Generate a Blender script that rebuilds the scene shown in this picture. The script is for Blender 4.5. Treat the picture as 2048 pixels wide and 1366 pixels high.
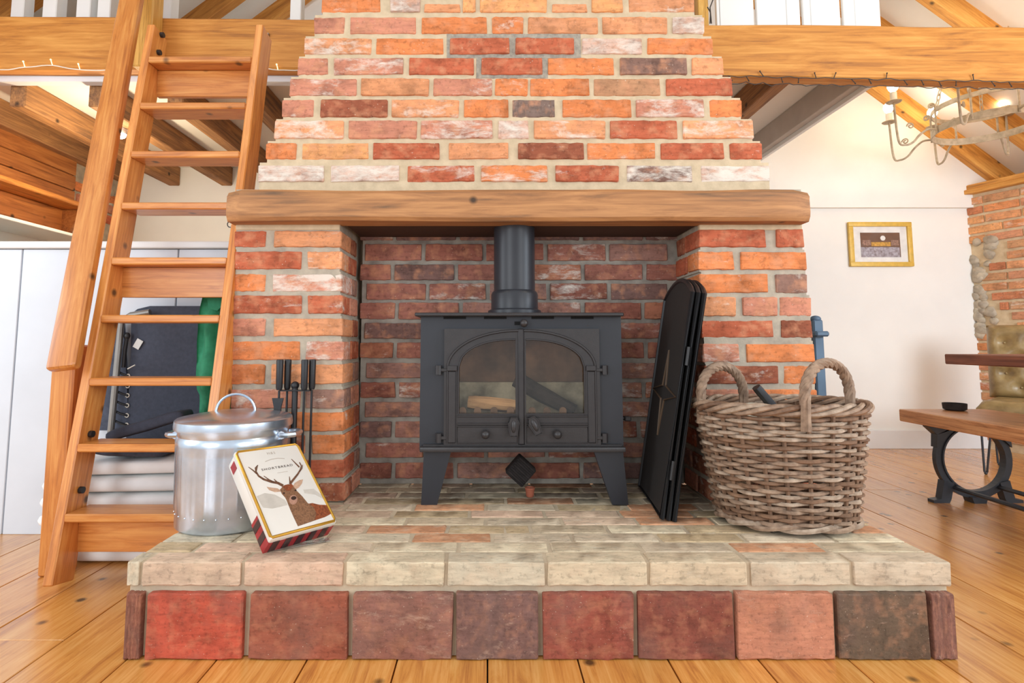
import bpy, bmesh, math, random
from mathutils import Matrix, Vector, noise

for o in list(bpy.data.objects):
    bpy.data.objects.remove(o)
S = bpy.context.scene
COL = S.collection
V = Vector
PI = math.pi

# ------------------------------------------------------------------ camera
F, CX, HY, EYE = 1100.0, 975.0, 686.0, 0.80
PITCH = math.radians(5.0)
PPY = HY - F * math.tan(PITCH)
cam_data = bpy.data.cameras.new('camera')
cam_data.sensor_width = 36.0
cam_data.lens = 36.0 * F / 2048.0
cam_data.shift_x = (1024.0 - CX) / 2048.0
cam_data.shift_y = -(683.0 - PPY) / 2048.0
cam_data.clip_start = 0.02
cam = bpy.data.objects.new('camera', cam_data)
COL.objects.link(cam)
cam.location = (0, 0, EYE)
cam.rotation_euler = (math.radians(90) + PITCH, 0, 0)
S.camera = cam

# ------------------------------------------------------------------ light
S.view_settings.view_transform = 'Standard'
S.view_settings.look = 'None'
S.view_settings.gamma = 1.0
S.view_settings.use_curve_mapping = False
S.view_settings.exposure = 0.14
world = bpy.data.worlds.new('world')
S.world = world
world.use_nodes = True
bgn = world.node_tree.nodes['Background']
bgn.inputs[0].default_value = (0.91, 0.955, 1.0, 1)
bgn.inputs[1].default_value = 0.9


def area(name, loc, target, sx, sy, power, colr):
    l = bpy.data.lights.new(name, 'AREA')
    l.shape = 'RECTANGLE'
    l.size, l.size_y = sx, sy
    l.energy = power
    l.color = colr
    o = bpy.data.objects.new(name, l)
    COL.objects.link(o)
    o.location = loc
    o.rotation_euler = (V(target) - V(loc)).to_track_quat('-Z', 'Y').to_euler()
    return o


def point(name, loc, power, colr, r=0.04):
    l = bpy.data.lights.new(name, 'POINT')
    l.energy = power
    l.color = colr
    l.shadow_soft_size = r
    o = bpy.data.objects.new(name, l)
    COL.objects.link(o)
    o.location = loc
    return o


area('window_daylight', (-2.6, -2.8, 1.7), (0.2, 2.2, 0.6), 1.8, 1.6, 60, (0.88, 0.945, 1.0))
area('window_daylight.001', (3.2, -2.4, 1.7), (0.8, 2.4, 0.6), 1.8, 1.6, 50, (0.88, 0.945, 1.0))
area('side_window_daylight', (-3.7, 0.7, 1.5), (-1.5, 1.9, 0.1), 1.2, 1.3, 30, (0.84, 0.92, 1.0))
area('dining_window_daylight', (3.9, 0.5, 1.6), (2.6, 2.6, 0.0), 1.2, 1.3, 62, (0.78, 0.89, 1.0))
point('vault_fill', (2.5, 0.9, 3.4), 36, (1.0, 0.84, 0.54), 0.15)  # unseen warm fill, added so the beams and right vault glow yellow
point('vault_fill.001', (-1.6, 0.6, 3.4), 20, (1.0, 0.84, 0.58), 0.15)  # second added fill on the left, no fitting there

# ------------------------------------------------------------------ helpers
FW = V((0, math.cos(PITCH), math.sin(PITCH)))
UP = V((0, -math.sin(PITCH), math.cos(PITCH)))
RT = V((1, 0, 0))
EV = V((0, 0, EYE))


def ray(px, py):
    return FW + UP * ((PPY - py) / F) + RT * ((px - CX) / F)


def pt(px, py, Y):
    d = ray(px, py)
    return EV + d * (Y / d.y)


def pz(px, py, z):
    d = ray(px, py)
    return EV + d * ((z - EYE) / d.z)


def lin(c):
    def f(v):
        v = v / 255.0
        return v / 12.92 if v <= 0.04045 else ((v + 0.055) / 1.055) ** 2.4
    return (f(c[0]), f(c[1]), f(c[2]), 1.0)


WM = {}


def link_obj(o, parent, W):
    COL.objects.link(o)
    if parent is not None:
        o.parent = parent
        o.matrix_local = WM[parent.name].inverted() @ W
    else:
        o.matrix_world = W
    WM[o.name] = W.copy()
    return o


def props(o, label=None, cat=None, group=None, kind=None):
    if label: o['label'] = label
    if cat: o['category'] = cat
    if group: o['group'] = group
    if kind: o['kind'] = kind
    return o


def thing(name, label, cat, loc, group=None):
    o = bpy.data.objects.new(name, None)
    o.empty_display_size = 0.05
    link_obj(o, None, Matrix.Translation(V(loc)))
    return props(o, label, cat, group)


def mesh_from(name, verts, faces, mat, smooth=None):
    me = bpy.data.meshes.new(name)
    me.from_pydata([tuple(v) for v in verts], [], faces)
    if mat: me.materials.append(mat)
    if smooth is not None:
        for p in me.polygons: p.use_smooth = True
        me.set_sharp_from_angle(angle=math.radians(smooth))
    me.update()
    return me


def add(name, verts, faces, mat, parent=None, W=None, smooth=35, color=None):
    W = W.copy() if W else Matrix()
    verts = [V(v) for v in verts]
    lo = V((min(v.x for v in verts), min(v.y for v in verts), min(v.z for v in verts)))
    hi = V((max(v.x for v in verts), max(v.y for v in verts), max(v.z for v in verts)))
    c = (lo + hi) / 2
    if parent is None: c.z = lo.z
    me = mesh_from(name, [v - c for v in verts], faces, mat, smooth)
    o = bpy.data.objects.new(name, me)
    if color: o.color = color
    return link_obj(o, parent, W @ Matrix.Translation(c))


class MB:
    def __init__(s):
        s.v, s.f = [], []

    def put(s, verts, faces, M=None):
        n = len(s.v)
        s.v += [M @ V(v) for v in verts] if M else [V(v) for v in verts]
        s.f += [tuple(i + n for i in f) for f in faces]
        return s

    def bm(s, b, M=None):
        b.verts.index_update()
        s.put([v.co.copy() for v in b.verts], [[v.index for v in f.verts] for f in b.faces], M)
        b.free()
        return s

    def box(s, lo, hi, bevel=0.0, seg=1, M=None):
        return s.bm(bev_box(lo, hi, bevel, seg), M)

    def tube(s, path, r, seg=8, cap=True, closed=False):
        path = [V(p) for p in path]
        n = len(path)
        rs = r if isinstance(r, (list, tuple)) else [r] * n
        vs, fs = [], []
        up = None
        for i, p in enumerate(path):
            if closed:
                t = path[(i + 1) % n] - path[i - 1]
            else:
                t = path[min(i + 1, n - 1)] - path[max(i - 1, 0)]
            t.normalize()
            if up is None:
                a = V((0, 0, 1)) if abs(t.z) < 0.9 else V((1, 0, 0))
                up = (a - t * a.dot(t)).normalized()
            else:
                up = up - t * up.dot(t)
                if up.length < 1e-6: up = t.orthogonal()
                up.normalize()
            sd = t.cross(up)
            for k in range(seg):
                a = 2 * PI * k / seg
                vs.append(p + (up * math.cos(a) + sd * math.sin(a)) * rs[i])
        m = n if closed else n - 1
        for i in range(m):
            j = (i + 1) % n
            for k in range(seg):
                l = (k + 1) % seg
                fs.append((i * seg + k, i * seg + l, j * seg + l, j * seg + k))
        if cap and not closed:
            fs.append(tuple(range(seg - 1, -1, -1)))
            fs.append(tuple((n - 1) * seg + k for k in range(seg)))
        return s.put(vs, fs)

    def lathe(s, prof, seg=24, M=None, cap=True):
        vs, fs = [], []
        for (r, z) in prof:
            for k in range(seg):
                a = 2 * PI * k / seg
                vs.append((r * math.cos(a), r * math.sin(a), z))
        for i in range(len(prof) - 1):
            for k in range(seg):
                l = (k + 1) % seg
                fs.append((i * seg + k, i * seg + l, (i + 1) * seg + l, (i + 1) * seg + k))
        if cap:
            if prof[0][0] > 1e-5: fs.append(tuple(range(seg - 1, -1, -1)))
            if prof[-1][0] > 1e-5: fs.append(tuple((len(prof) - 1) * seg + k for k in range(seg)))
        return s.put(vs, fs, M)

    def prism(s, poly, d0, d1, M=None):
        """poly: list of (x, z); extruded along y from d0 to d1"""
        n = len(poly)
        vs = [(x, d0, z) for x, z in poly] + [(x, d1, z) for x, z in poly]
        fs = [tuple(range(n)), tuple(range(2 * n - 1, n - 1, -1))]
        for i in range(n):
            j = (i + 1) % n
            fs.append((i, i + n, j + n, j))
        return s.put(vs, fs, M)

    def ball(s, c, r, seg=12, rings=8, sc=(1, 1, 1)):
        prof = [(r * math.sin(PI * i / rings), -r * math.cos(PI * i / rings)) for i in range(rings + 1)]
        M = Matrix.Translation(V(c)) @ Matrix.Diagonal((sc[0], sc[1], sc[2], 1))
        return s.lathe(prof, seg, M, cap=False)

    def build(s, name, mat, parent=None, W=None, smooth=35, color=None):
        return add(name, s.v, s.f, mat, parent, W, smooth, color)


def bev_box(lo, hi, bevel=0.0, seg=1):
    b = bmesh.new()
    bmesh.ops.create_cube(b, size=1.0)
    lo, hi = V(lo), V(hi)
    c, d = (lo + hi) / 2, hi - lo
    for v in b.verts:
        v.co = V((v.co.x * d.x + c.x, v.co.y * d.y + c.y, v.co.z * d.z + c.z))
    if bevel > 0:
        bmesh.ops.bevel(b, geom=list(b.edges), offset=bevel, segments=seg, affect='EDGES', profile=0.6)
    return b


def bar(name, p0, p1, w, h, mat, parent=None, bevel=0.003, up=(0, 0, 1), color=None, seg=1):
    """plank from p0 to p1: local X along the grain, w across, h along up"""
    p0, p1 = V(p0), V(p1)
    x = (p1 - p0)
    L = x.length
    x.normalize()
    u = V(up)
    z = (u - x * u.dot(x)).normalized()
    y = z.cross(x)
    M = Matrix((x, y, z)).transposed().to_4x4()
    M.translation = (p0 + p1) / 2
    b = MB().box((-L / 2, -w / 2, -h / 2), (L / 2, w / 2, h / 2), bevel, seg)
    return b.build(name, mat, parent, M, color=color)


def frame(x, z, loc):
    x = V(x).normalized()
    z = V(z)
    z = (z - x * z.dot(x)).normalized()
    y = z.cross(x)
    M = Matrix((x, y, z)).transposed().to_4x4()
    M.translation = V(loc)
    return M


# ------------------------------------------------------------------ materials
class NT:
    def __init__(s, name):
        s.m = bpy.data.materials.new(name)
        s.m.use_nodes = True
        s.t = s.m.node_tree
        s.b = s.t.nodes['Principled BSDF']

    def n(s, kind, **kw):
        nd = s.t.nodes.new(kind)
        for k, v in kw.items():
            setattr(nd, k, v)
        return nd

    def l(s, a, b):
        s.t.links.new(a, b)

    def math(s, op, a, b=None, clamp=False):
        nd = s.n('ShaderNodeMath', operation=op, use_clamp=clamp)
        for i, x in enumerate((a, b)):
            if x is None: continue
            if isinstance(x, (int, float)): nd.inputs[i].default_value = x
            else: s.l(x, nd.inputs[i])
        return nd.outputs[0]

    def mix(s, fac, a, b, mode='MIX'):
        nd = s.n('ShaderNodeMix', data_type='RGBA', blend_type=mode)
        for idx, x in ((0, fac), (6, a), (7, b)):
            if isinstance(x, (int, float)): nd.inputs[idx].default_value = x
            elif isinstance(x, tuple): nd.inputs[idx].default_value = x
            else: s.l(x, nd.inputs[idx])
        return nd.outputs[2]

    def coords(s, scale=(1, 1, 1)):
        tc = s.n('ShaderNodeTexCoord')
        oi = s.n('ShaderNodeObjectInfo')
        s.oi = oi
        k = s.math('MULTIPLY', oi.outputs['Random'], 37.0)
        va = s.n('ShaderNodeVectorMath', operation='ADD')
        s.l(tc.outputs['Object'], va.inputs[0])
        s.l(k, va.inputs[1])
        mp = s.n('ShaderNodeMapping')
        mp.inputs['Scale'].default_value = scale
        s.l(va.outputs[0], mp.inputs[0])
        return mp.outputs[0]

    def remap(s, vec, scale):
        mp = s.n('ShaderNodeMapping')
        mp.inputs['Scale'].default_value = scale
        s.l(vec, mp.inputs[0])
        return mp.outputs[0]

    def noise(s, vec, scale, detail=4, rough=0.55, dist=0.0):
        nd = s.n('ShaderNodeTexNoise')
        nd.inputs['Scale'].default_value = scale
        nd.inputs['Detail'].default_value = detail
        nd.inputs['Roughness'].default_value = rough
        nd.inputs['Distortion'].default_value = dist
        s.l(vec, nd.inputs['Vector'])
        return nd.outputs['Fac']

    def ramp(s, fac, stops):
        nd = s.n('ShaderNodeValToRGB')
        el = nd.color_ramp.elements
        while len(el) < len(stops): el.new(0.5)
        for e, (p, c) in zip(el, stops):
            e.position = p
            e.color = c if isinstance(c, tuple) else (c, c, c, 1)
        s.l(fac, nd.inputs[0])
        return nd.outputs[0]

    def bump(s, h, strength=0.3, dist=0.003):
        nd = s.n('ShaderNodeBump')
        nd.inputs['Strength'].default_value = strength
        nd.inputs['Distance'].default_value = dist
        s.l(h, nd.inputs['Height'])
        s.l(nd.outputs[0], s.b.inputs['Normal'])

    def set(s, **kw):
        for k, v in kw.items():
            s.b.inputs[k.replace('_', ' ')].default_value = v


def plain(name, c, rough=0.6, metal=0.0, var=0.08, nscale=12.0, bump=0.1, c2=None, spec=0.5, coat=0.0):
    t = NT(name)
    vec = t.coords()
    n = t.noise(vec, nscale, 5)
    a = lin(c)
    if c2 is None:
        b = tuple(min(1, x * (1 - 2.5 * var)) for x in a[:3]) + (1,)
    else:
        b = lin(c2)
    colr = t.ramp(n, [(0.35, a), (0.72, b)])
    t.l(colr, t.b.inputs['Base Color'])
    t.set(Roughness=rough, Metallic=metal, Specular_IOR_Level=spec, Coat_Weight=coat)
    if bump > 0:
        t.bump(t.noise(vec, nscale * 6, 4), bump, 0.002)
    return t.m


def wood(name, c1, c2, axis='X', rough=0.42, rand=0.22, knots=True, grain=1.0, dark=None, spec=0.5, coat=0.0):
    t = NT(name)
    st = {'X': (1, 9, 9), 'Y': (9, 1, 9), 'Z': (9, 9, 1)}[axis]
    st2 = {'X': (1, 45, 45), 'Y': (45, 1, 45), 'Z': (45, 45, 1)}[axis]
    kn = {'X': (0.8, 4, 4), 'Y': (4, 0.8, 4), 'Z': (4, 4, 0.8)}[axis]
    v0 = t.coords()
    n1 = t.noise(t.remap(v0, st), 3.4 * grain, 7, 0.66, 0.9)
    n2 = t.noise(t.remap(v0, st2), 3.0 * grain, 3, 0.6, 0.2)
    fac = t.math('ADD', t.math('MULTIPLY', n1, 0.65), t.math('MULTIPLY', n2, 0.35))
    d = dark or tuple(x * 0.62 for x in c2)
    colr = t.ramp(fac, [(0.36, lin(c1)), (0.52, lin(c2)), (0.68, lin(d))])
    if knots:
        vo = t.n('ShaderNodeTexVoronoi')
        vo.inputs['Scale'].default_value = 10.0
        t.l(t.remap(v0, (1, 1, 1)), vo.inputs['Vector'])
        sep = t.n('ShaderNodeSeparateColor')
        t.l(vo.outputs['Color'], sep.inputs[0])
        on = t.math('LESS_THAN', sep.outputs[0], 0.45)
        k = t.math('SUBTRACT', 1.0, t.math('MULTIPLY', vo.outputs['Distance'], 5.2), True)
        k = t.math('MULTIPLY', t.math('MULTIPLY', k, 1.7, True), on)
        colr = t.mix(k, colr, lin(tuple(x * 0.42 for x in c2)))
    r = t.math('ADD', 1.0 - rand / 2, t.math('MULTIPLY', t.oi.outputs['Random'], rand))
    cr = t.n('ShaderNodeCombineColor')
    for i in range(3): t.l(r, cr.inputs[i])
    colr = t.mix(1.0, colr, cr.outputs[0], 'MULTIPLY')
    t.l(colr, t.b.inputs['Base Color'])
    t.set(Roughness=rough, Specular_IOR_Level=spec, Coat_Weight=coat, Coat_Roughness=0.25)
    t.bump(fac, 0.25, 0.002)
    return t.m


def brick_mat(name, stretch=(1, 1, 1), limec=(234, 224, 210), fine=1.0, soot=0.0, tintc=(214, 150, 112), tinta=0.55, lowc=0.60):
    t = NT(name)
    v = t.coords(stretch)
    oc, al = t.oi.outputs['Color'], t.oi.outputs['Alpha']
    n1 = t.noise(v, 11 * fine, 6, 0.6)
    n2 = t.noise(v, 70 * fine, 4, 0.6)
    n3 = t.noise(t.remap(v, (0.55, 1, 1.25)), 19 * fine, 8, 0.72, 0.3)
    n4 = t.noise(v, 26 * fine, 3, 0.5)
    shade = t.ramp(n1, [(0.3, lowc), (0.48, 0.98), (0.68, 1.14)])
    c = t.mix(1.0, oc, shade, 'MULTIPLY')
    sp = t.ramp(n2, [(0.34, 0.62), (0.46, 1.0)])
    c = t.mix(0.7, c, sp, 'MULTIPLY')
    tint = t.ramp(n4, [(0.48, 0.0), (0.70, tinta)])
    c = t.mix(tint, c, lin(tintc))
    n5 = t.noise(t.remap(v, (0.35, 1, 1.7)), 48 * fine, 5, 0.65)
    c = t.mix(0.8, c, t.ramp(n5, [(0.3, 0.74), (0.5, 1.0), (0.7, 1.16)]), 'MULTIPLY')
    if soot:
        n6 = t.noise(v, 5.5, 5, 0.6, 0.4)
        c = t.mix(t.ramp(n6, [(0.45, 0.0), (0.72, soot)]), c, lin((118, 92, 82)))
    dots = t.ramp(t.noise(v, 150 * fine, 2, 0.5), [(0.70, 0.0), (0.76, 0.55)])
    c = t.mix(dots, c, lin((226, 206, 184)))
    thr = t.math('SUBTRACT', 0.715, t.math('MULTIPLY', al, 0.38))
    mask = t.math('MULTIPLY', t.math('SUBTRACT', n3, thr), 6.0, True)
    mask = t.math('MULTIPLY', mask, 0.8)
    c = t.mix(mask, c, lin(limec))
    t.l(c, t.b.inputs['Base Color'])
    t.set(Roughness=0.85, Specular_IOR_Level=0.25)
    h = t.math('ADD', t.math('MULTIPLY', n2, 0.5), t.math('ADD', n3, t.math('MULTIPLY', mask, 0.4)))
    t.bump(h, 0.55, 0.004)
    return t.m


def emit(name, c, strength):
    t = NT(name)
    t.b.inputs['Base Color'].default_value = lin(c)
    t.b.inputs['Emission Color'].default_value = lin(c)
    t.b.inputs['Emission Strength'].default_value = strength
    return t.m


def glassm(name, c=(255, 255, 255), rough=0.03, alpha=0.25):
    t = NT(name)
    g = t.n('ShaderNodeBsdfGlossy')
    g.inputs['Roughness'].default_value = rough
    tr = t.n('ShaderNodeBsdfTransparent')
    tr.inputs[0].default_value = lin(c)
    mx = t.n('ShaderNodeMixShader')
    mx.inputs[0].default_value = alpha
    t.l(tr.outputs[0], mx.inputs[1])
    t.l(g.outputs[0], mx.inputs[2])
    t.l(mx.outputs[0], t.t.nodes['Material Output'].inputs[0])
    return t.m


M = {}
M['brick'] = brick_mat('brick_clay')
M['pale_brick'] = brick_mat('pale_hearth_brick', limec=(222, 212, 192), tintc=(214, 188, 158), tinta=0.4, lowc=0.74)
M['tile_clay'] = brick_mat('clay_tile', limec=(196, 160, 138), fine=1.3, soot=0.6, tinta=0.25, lowc=0.66)
M['mortar'] = plain('lime_mortar', (214, 192, 160), 0.95, var=0.07, nscale=25, bump=0.5, c2=(192, 172, 142), spec=0.1)
M['grey_mortar'] = plain('grey_mortar', (190, 176, 156), 0.95, nscale=20, bump=0.5, c2=(158, 148, 134), spec=0.1)
M['hearth_mortar'] = plain('hearth_mortar', (206, 188, 160), 0.95, nscale=14, bump=0.6, c2=(176, 160, 138), spec=0.1)
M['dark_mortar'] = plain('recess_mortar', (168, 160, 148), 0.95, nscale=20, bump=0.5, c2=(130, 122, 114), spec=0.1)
M['cement'] = plain('grey_cement', (176, 166, 150), .95, 0, .1, 60, .6, c2=(140, 132, 122), spec=.1)
M['soot'] = plain('sooty_plaster', (60, 52, 48), 0.95, nscale=9, bump=0.4)
M['wall'] = plain('cream_plaster', (246, 243, 236), 0.9, var=0.02, nscale=3, bump=0.08, spec=0.2)
M['white'] = plain('white_paint', (238, 238, 236), 0.55, var=0.02, nscale=4, bump=0.05)
M['cool_white'] = plain('cool_white_paint', (216, 221, 228), 0.5, var=0.025, nscale=5, bump=0.08)
M['grey_paint'] = plain('grey_painted_timber', (196, 188, 180), 0.7, var=0.06, nscale=6, bump=0.1)
M['floor'] = wood('pine_floorboard', (230, 172, 98), (212, 146, 70), 'Y', 0.24, 0.2, True, 1.0, (170, 102, 46), 0.6, 0.6)
M['floor_gap'] = plain('floor_void', (50, 32, 20), 0.9)
M['ladder'] = wood('varnished_pine', (222, 154, 82), (202, 126, 58), 'X', 0.33, 0.2, True, 1.0, (160, 92, 42), 0.5, 0.2)
M['beam'] = wood('golden_oak', (222, 158, 78), (198, 130, 54), 'X', 0.6, 0.1, False, 0.7, (150, 92, 40))
M['mantel'] = wood('mantel_oak', (196, 140, 88), (166, 114, 70), 'X', 0.65, 0.1, True, 0.8, (108, 80, 56))
M['rafter'] = wood('pine_rafter', (232, 178, 96), (210, 148, 68), 'X', 0.6, 0.2, True, 0.8, (160, 104, 48))
M['old_joist'] = wood('old_joist', (186, 136, 84), (148, 104, 66), 'X', 0.75, 0.35, True, 0.9, (96, 72, 54))
M['cladding'] = wood('red_pine_cladding', (198, 130, 68), (170, 102, 50), 'Y', 0.5, 0.25, True, 0.8, (122, 72, 36))
M['table_wood'] = wood('walnut_table', (156, 96, 70), (126, 74, 54), 'Y', 0.5, 0.1, False, 1.0, (92, 54, 40))
M['bench_wood'] = wood('bench_board', (226, 172, 120), (202, 142, 94), 'Y', 0.4, 0.1, False, 1.0, (132, 80, 48))
M['iron'] = plain('stove_iron', (54, 50, 50), 0.36, 0.0, 0.08, 30, 0.2, spec=0.45)
M['stove_body'] = plain('stove_steel', (48, 49, 54), 0.38, 0.0, 0.06, 9, 0.12, spec=0.4)
M['black'] = plain('black_iron', (34, 33, 35), 0.45, 0.0, 0.1, 30, 0.15)
M['bench_iron'] = plain('cast_iron_paint', (62, 66, 72), 0.4, 0.3, 0.1, 20, 0.1)
M['slot'] = plain('dark_slot', (10, 10, 11), 0.9)
M['galv'] = plain('galvanised_steel', (208, 218, 230), 0.27, 0.9, 0.1, 14, 0.03, c2=(184, 196, 210))
M['tin_lid'] = plain('printed_snow', (232, 226, 216), 0.3, 0, 0.03, 6, 0.0, coat=0.4)
M['gold'] = plain('gold_rim', (216, 164, 62), 0.28, 0.6, 0.08, 30, 0.03)
M['red'] = plain('tartan_red', (168, 26, 40), 0.3, 0, 0.1, 30, 0, coat=0.4)
M['tartan_black'] = plain('tartan_black', (52, 18, 28), 0.3, 0, 0.1, 30, 0, coat=0.4)
M['snow_grey'] = plain('printed_grey', (206, 198, 186), 0.35, 0, 0.06, 40, 0)
M['fur'] = plain('printed_fur', (150, 108, 78), 0.4, 0, 0.2, 220, 0, c2=(98, 68, 50))
M['fur_red'] = plain('printed_red_fur', (158, 84, 50), 0.4, 0, 0.2, 260, 0, c2=(92, 46, 30))
M['fur_pale'] = plain('printed_pale_fur', (206, 168, 140), 0.4, 0, 0.1, 200, 0)
M['antler'] = plain('printed_antler', (120, 82, 60), 0.4, 0, 0.2, 150, 0)
M['ink'] = plain('printed_ink', (58, 40, 34), 0.4, 0, 0, 10, 0)
M['faint_ink'] = plain('printed_faint_ink', (196, 184, 172), 0.4, 0, 0, 10, 0)
M['pink_nose'] = plain('printed_muzzle', (186, 140, 118), 0.4, 0, 0.1, 200, 0)
M['wicker'] = plain('grey_willow', (168, 140, 116), 0.7, 0, 0.2, 40, 0.3, c2=(112, 88, 70))
M['wicker_b'] = plain('brown_willow', (140, 106, 80), 0.7, 0, 0.2, 40, 0.3, c2=(96, 70, 52))
M['wicker_c'] = plain('pale_willow', (188, 166, 144), 0.7, 0, 0.15, 40, 0.3, c2=(136, 112, 92))
M['terracotta'] = plain('terracotta', (170, 96, 70), 0.8, 0, 0.1, 30, 0.2)
M['char'] = plain('charred_wood', (54, 46, 44), 0.9, 0, 0.2, 40, 0.6)
M['log'] = wood('split_log', (220, 184, 140), (200, 158, 116), 'X', 0.8, 0.1, False, 1.2)
M['firebrick'] = plain('firebrick', (232, 224, 200), 0.9, 0, 0.15, 12, 0.3, c2=(128, 122, 104))
M['firebox'] = plain('sooted_firebox', (150, 116, 90), 0.9, 0, 0.2, 7, 0.3, c2=(62, 50, 44))
M['glass'] = glassm('stove_glass', (246, 242, 236), 0.05, 0.035)
M['clear'] = glassm('clear_plastic', (245, 248, 250), 0.05, 0.2)
M['picture_glass'] = glassm('picture_glass', (254, 254, 254), 0.05, 0.012)
M['navy'] = plain('navy_canvas', (70, 75, 90), 0.8, 0, 0.1, 60, 0.2)
M['charcoal'] = plain('charcoal_cloth', (78, 84, 100), 0.85, 0, 0.15, 40, 0.2)
M['green'] = plain('green_fleece', (66, 168, 126), 0.85, 0, 0.12, 20, 0.15, c2=(42, 128, 92))
M['linen'] = plain('white_quilt', (250, 250, 248), 0.9, 0, 0.04, 10, 0.2)
M['blue_paint'] = plain('blue_grey_paint', (84, 110, 134), 0.5, 0, 0.08, 10, 0.1)
M['leather'] = plain('olive_leather', (164, 138, 92), 0.3, 0, 0.15, 16, 0.15, c2=(122, 98, 60))
M['chand'] = plain('pale_wrought_iron', (198, 184, 160), 0.5, 0.0, 0.1, 30, 0.15, c2=(160, 146, 122))
M['candle'] = plain('candle_tube', (240, 232, 214), 0.5, 0, 0.02)
M['bulb'] = emit('lit_bulb', (255, 240, 214), 40.0)
M['fairy'] = emit('fairy_bulb', (255, 226, 160), 2.0)
M['led'] = plain('white_channel', (236, 240, 244), 0.4, 0, 0.01)
M['wire_dark'] = plain('dark_wire', (58, 48, 40), 0.6)
M['wire_white'] = plain('white_wire', (236, 228, 214), 0.6)
M['steel'] = plain('plain_steel', (150, 146, 140), 0.4, 0.7)
M['gilt'] = plain('yellow_gilt', (226, 186, 84), 0.45, 0.1, 0.08, 30, 0.1)
M['mount'] = plain('mount_card', (248, 246, 242), 0.8)
M['flint'] = plain('flint_stone', (206, 192, 168), 0.7, 0, 0.2, 14, 0.3, c2=(150, 138, 122))
M['paper'] = plain('paper_tag', (240, 238, 232), 0.8)
M['yellow_light_wood'] = wood('yellow_post', (236, 190, 104), (218, 164, 76), 'X', 0.5, 0.1, False)

# ------------------------------------------------------------------ setting
YF, YP, YB = 1.478, 2.02, 2.268
HZ = 0.235
YW = 4.27
YBEAM = 2.66
random.seed(4)

fl = add('floor', *(lambda m: (m.v, m.f))(MB().box((-3.4, -0.5, -0.06), (4.6, 4.5, -0.022))), M['floor_gap'])
props(fl, kind='structure')
bw = 0.229
k = -14
FLOOR = fl
rf = random.Random(8)
while k * bw < 4.3:
    y = -0.4 - rf.uniform(0, 0.5)
    ends = [-0.45]
    yy = -0.45 + rf.uniform(1.2, 3.6)
    while yy < 4.2:
        ends.append(yy); yy += rf.uniform(2.4, 3.6)
    ends.append(4.4)
    for a, b in zip(ends[:-1], ends[1:]):
        MB().box((k * bw + 0.002, a + 0.001, -0.024), ((k + 1) * bw - 0.002, b - 0.001, 0.0), 0.0015).build(
            'floorboard', M['floor'], fl)
    k += 1

# roof geometry
RX, RZ, RS = 0.32, 5.00, 0.80      # ridge x, ridge z, slope


def roof_z(x):
    return RZ - RS * abs(x - RX)


wall_back = MB().prism([(-3.05, 0), (4.12, 0), (4.12, roof_z(4.12)), (RX, RZ), (-3.05, roof_z(-3.05))], YW, YW + 0.12).build('wall_back', M['wall'])
props(wall_back, kind='structure')
zl = pt(1700, 417, YW).z
up_w = MB().prism([(1.6, zl), (4.05, zl), (4.05, roof_z(4.05)), (1.6, roof_z(1.6))], YW - 0.035, YW - 0.0005).build('trim_1', M['wall'])
props(up_w, kind='structure')
props(MB().box((1.2, YW - 0.02, 0.0), (4.0, YW - 0.0005, 0.14), 0.004).build('baseboard_back', M['white']), kind='structure')

for side, sgn in (('right', 1), ('left', -1)):
    x1 = 4.2 if sgn > 0 else -3.3
    a = V((RX, 0, RZ + 0.12)); b = V((x1, 0, roof_z(x1) + 0.12))
    m = MB().prism([(a.x, a.z), (b.x, b.z), (b.x, b.z + 0.06), (a.x, a.z + 0.06)], 1.2, YW + 0.1)
    roof = m.build('ceiling_' + side, M['white'])
    props(roof, kind='structure')
    ys = [4.20, 3.78, 3.34, 2.92, 2.50, 2.08, 1.66]
    for yv in ys:
        d = (b - a).normalized()
        n = V((-d.z, 0, d.x)) * (1 if sgn < 0 else -1)
        n = V((0, 0, 1))
        p0 = V((RX + sgn * 0.05, yv, roof_z(RX) + 0.02)); p1 = V((x1, yv, roof_z(x1) + 0.055))
        bar('rafter', p0, p1, 0.075, 0.15, M['rafter' if sgn > 0 else 'beam'], roof, 0.004)

# right side wall : brick and flint
pc = pt(1947, 600, YW)
P0 = V((pc.x, YW, 0))
u = V((0.11, -0.30, 0)).normalized()
zp = pt(1945, 392, YW).z
Wr = frame(u, (0, 0, 1), P0)           # local x along the wall, local y = into the wall
wr = MB().box((-0.02, 0.012, 0), (2.6, 0.3, zp)).build('wall_right', plain('cream_mortar', (226, 206, 172), .95, 0, .06, 20, .5, c2=(206, 182, 146), spec=.1), None, Wr)
props(wr, kind='structure')

# ------------------------------------------------------------------ bricks
BV = {}


def worn_box(size, seed, bevel=0.005, jit=0.0016, cuts=4):
    r = random.Random(seed)
    b = bmesh.new()
    bmesh.ops.create_cube(b, size=1.0)
    for v in b.verts:
        v.co = V((v.co.x * size[0], v.co.y * size[1], v.co.z * size[2]))
    bmesh.ops.bevel(b, geom=list(b.edges), offset=bevel, segments=1, affect='EDGES', profile=0.5)
    ax = max(range(3), key=lambda i: size[i])
    if cuts:
        es = [e for e in b.edges if abs((e.verts[0].co - e.verts[1].co)[ax]) > size[ax] * 0.6]
        bmesh.ops.subdivide_edges(b, edges=es, cuts=cuts)
    off = V((r.uniform(0, 99), r.uniform(0, 99), r.uniform(0, 99)))
    for v in b.verts:
        n = noise.noise_vector(v.co * 55 + off)
        v.co += n * jit + V([r.uniform(-jit, jit) * 0.7 for _ in range(3)])
    b.verts.index_update()
    vs = [v.co.copy() for v in b.verts]
    fs = [[v.index for v in f.verts] for f in b.faces]
    b.free()
    return vs, fs


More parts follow.
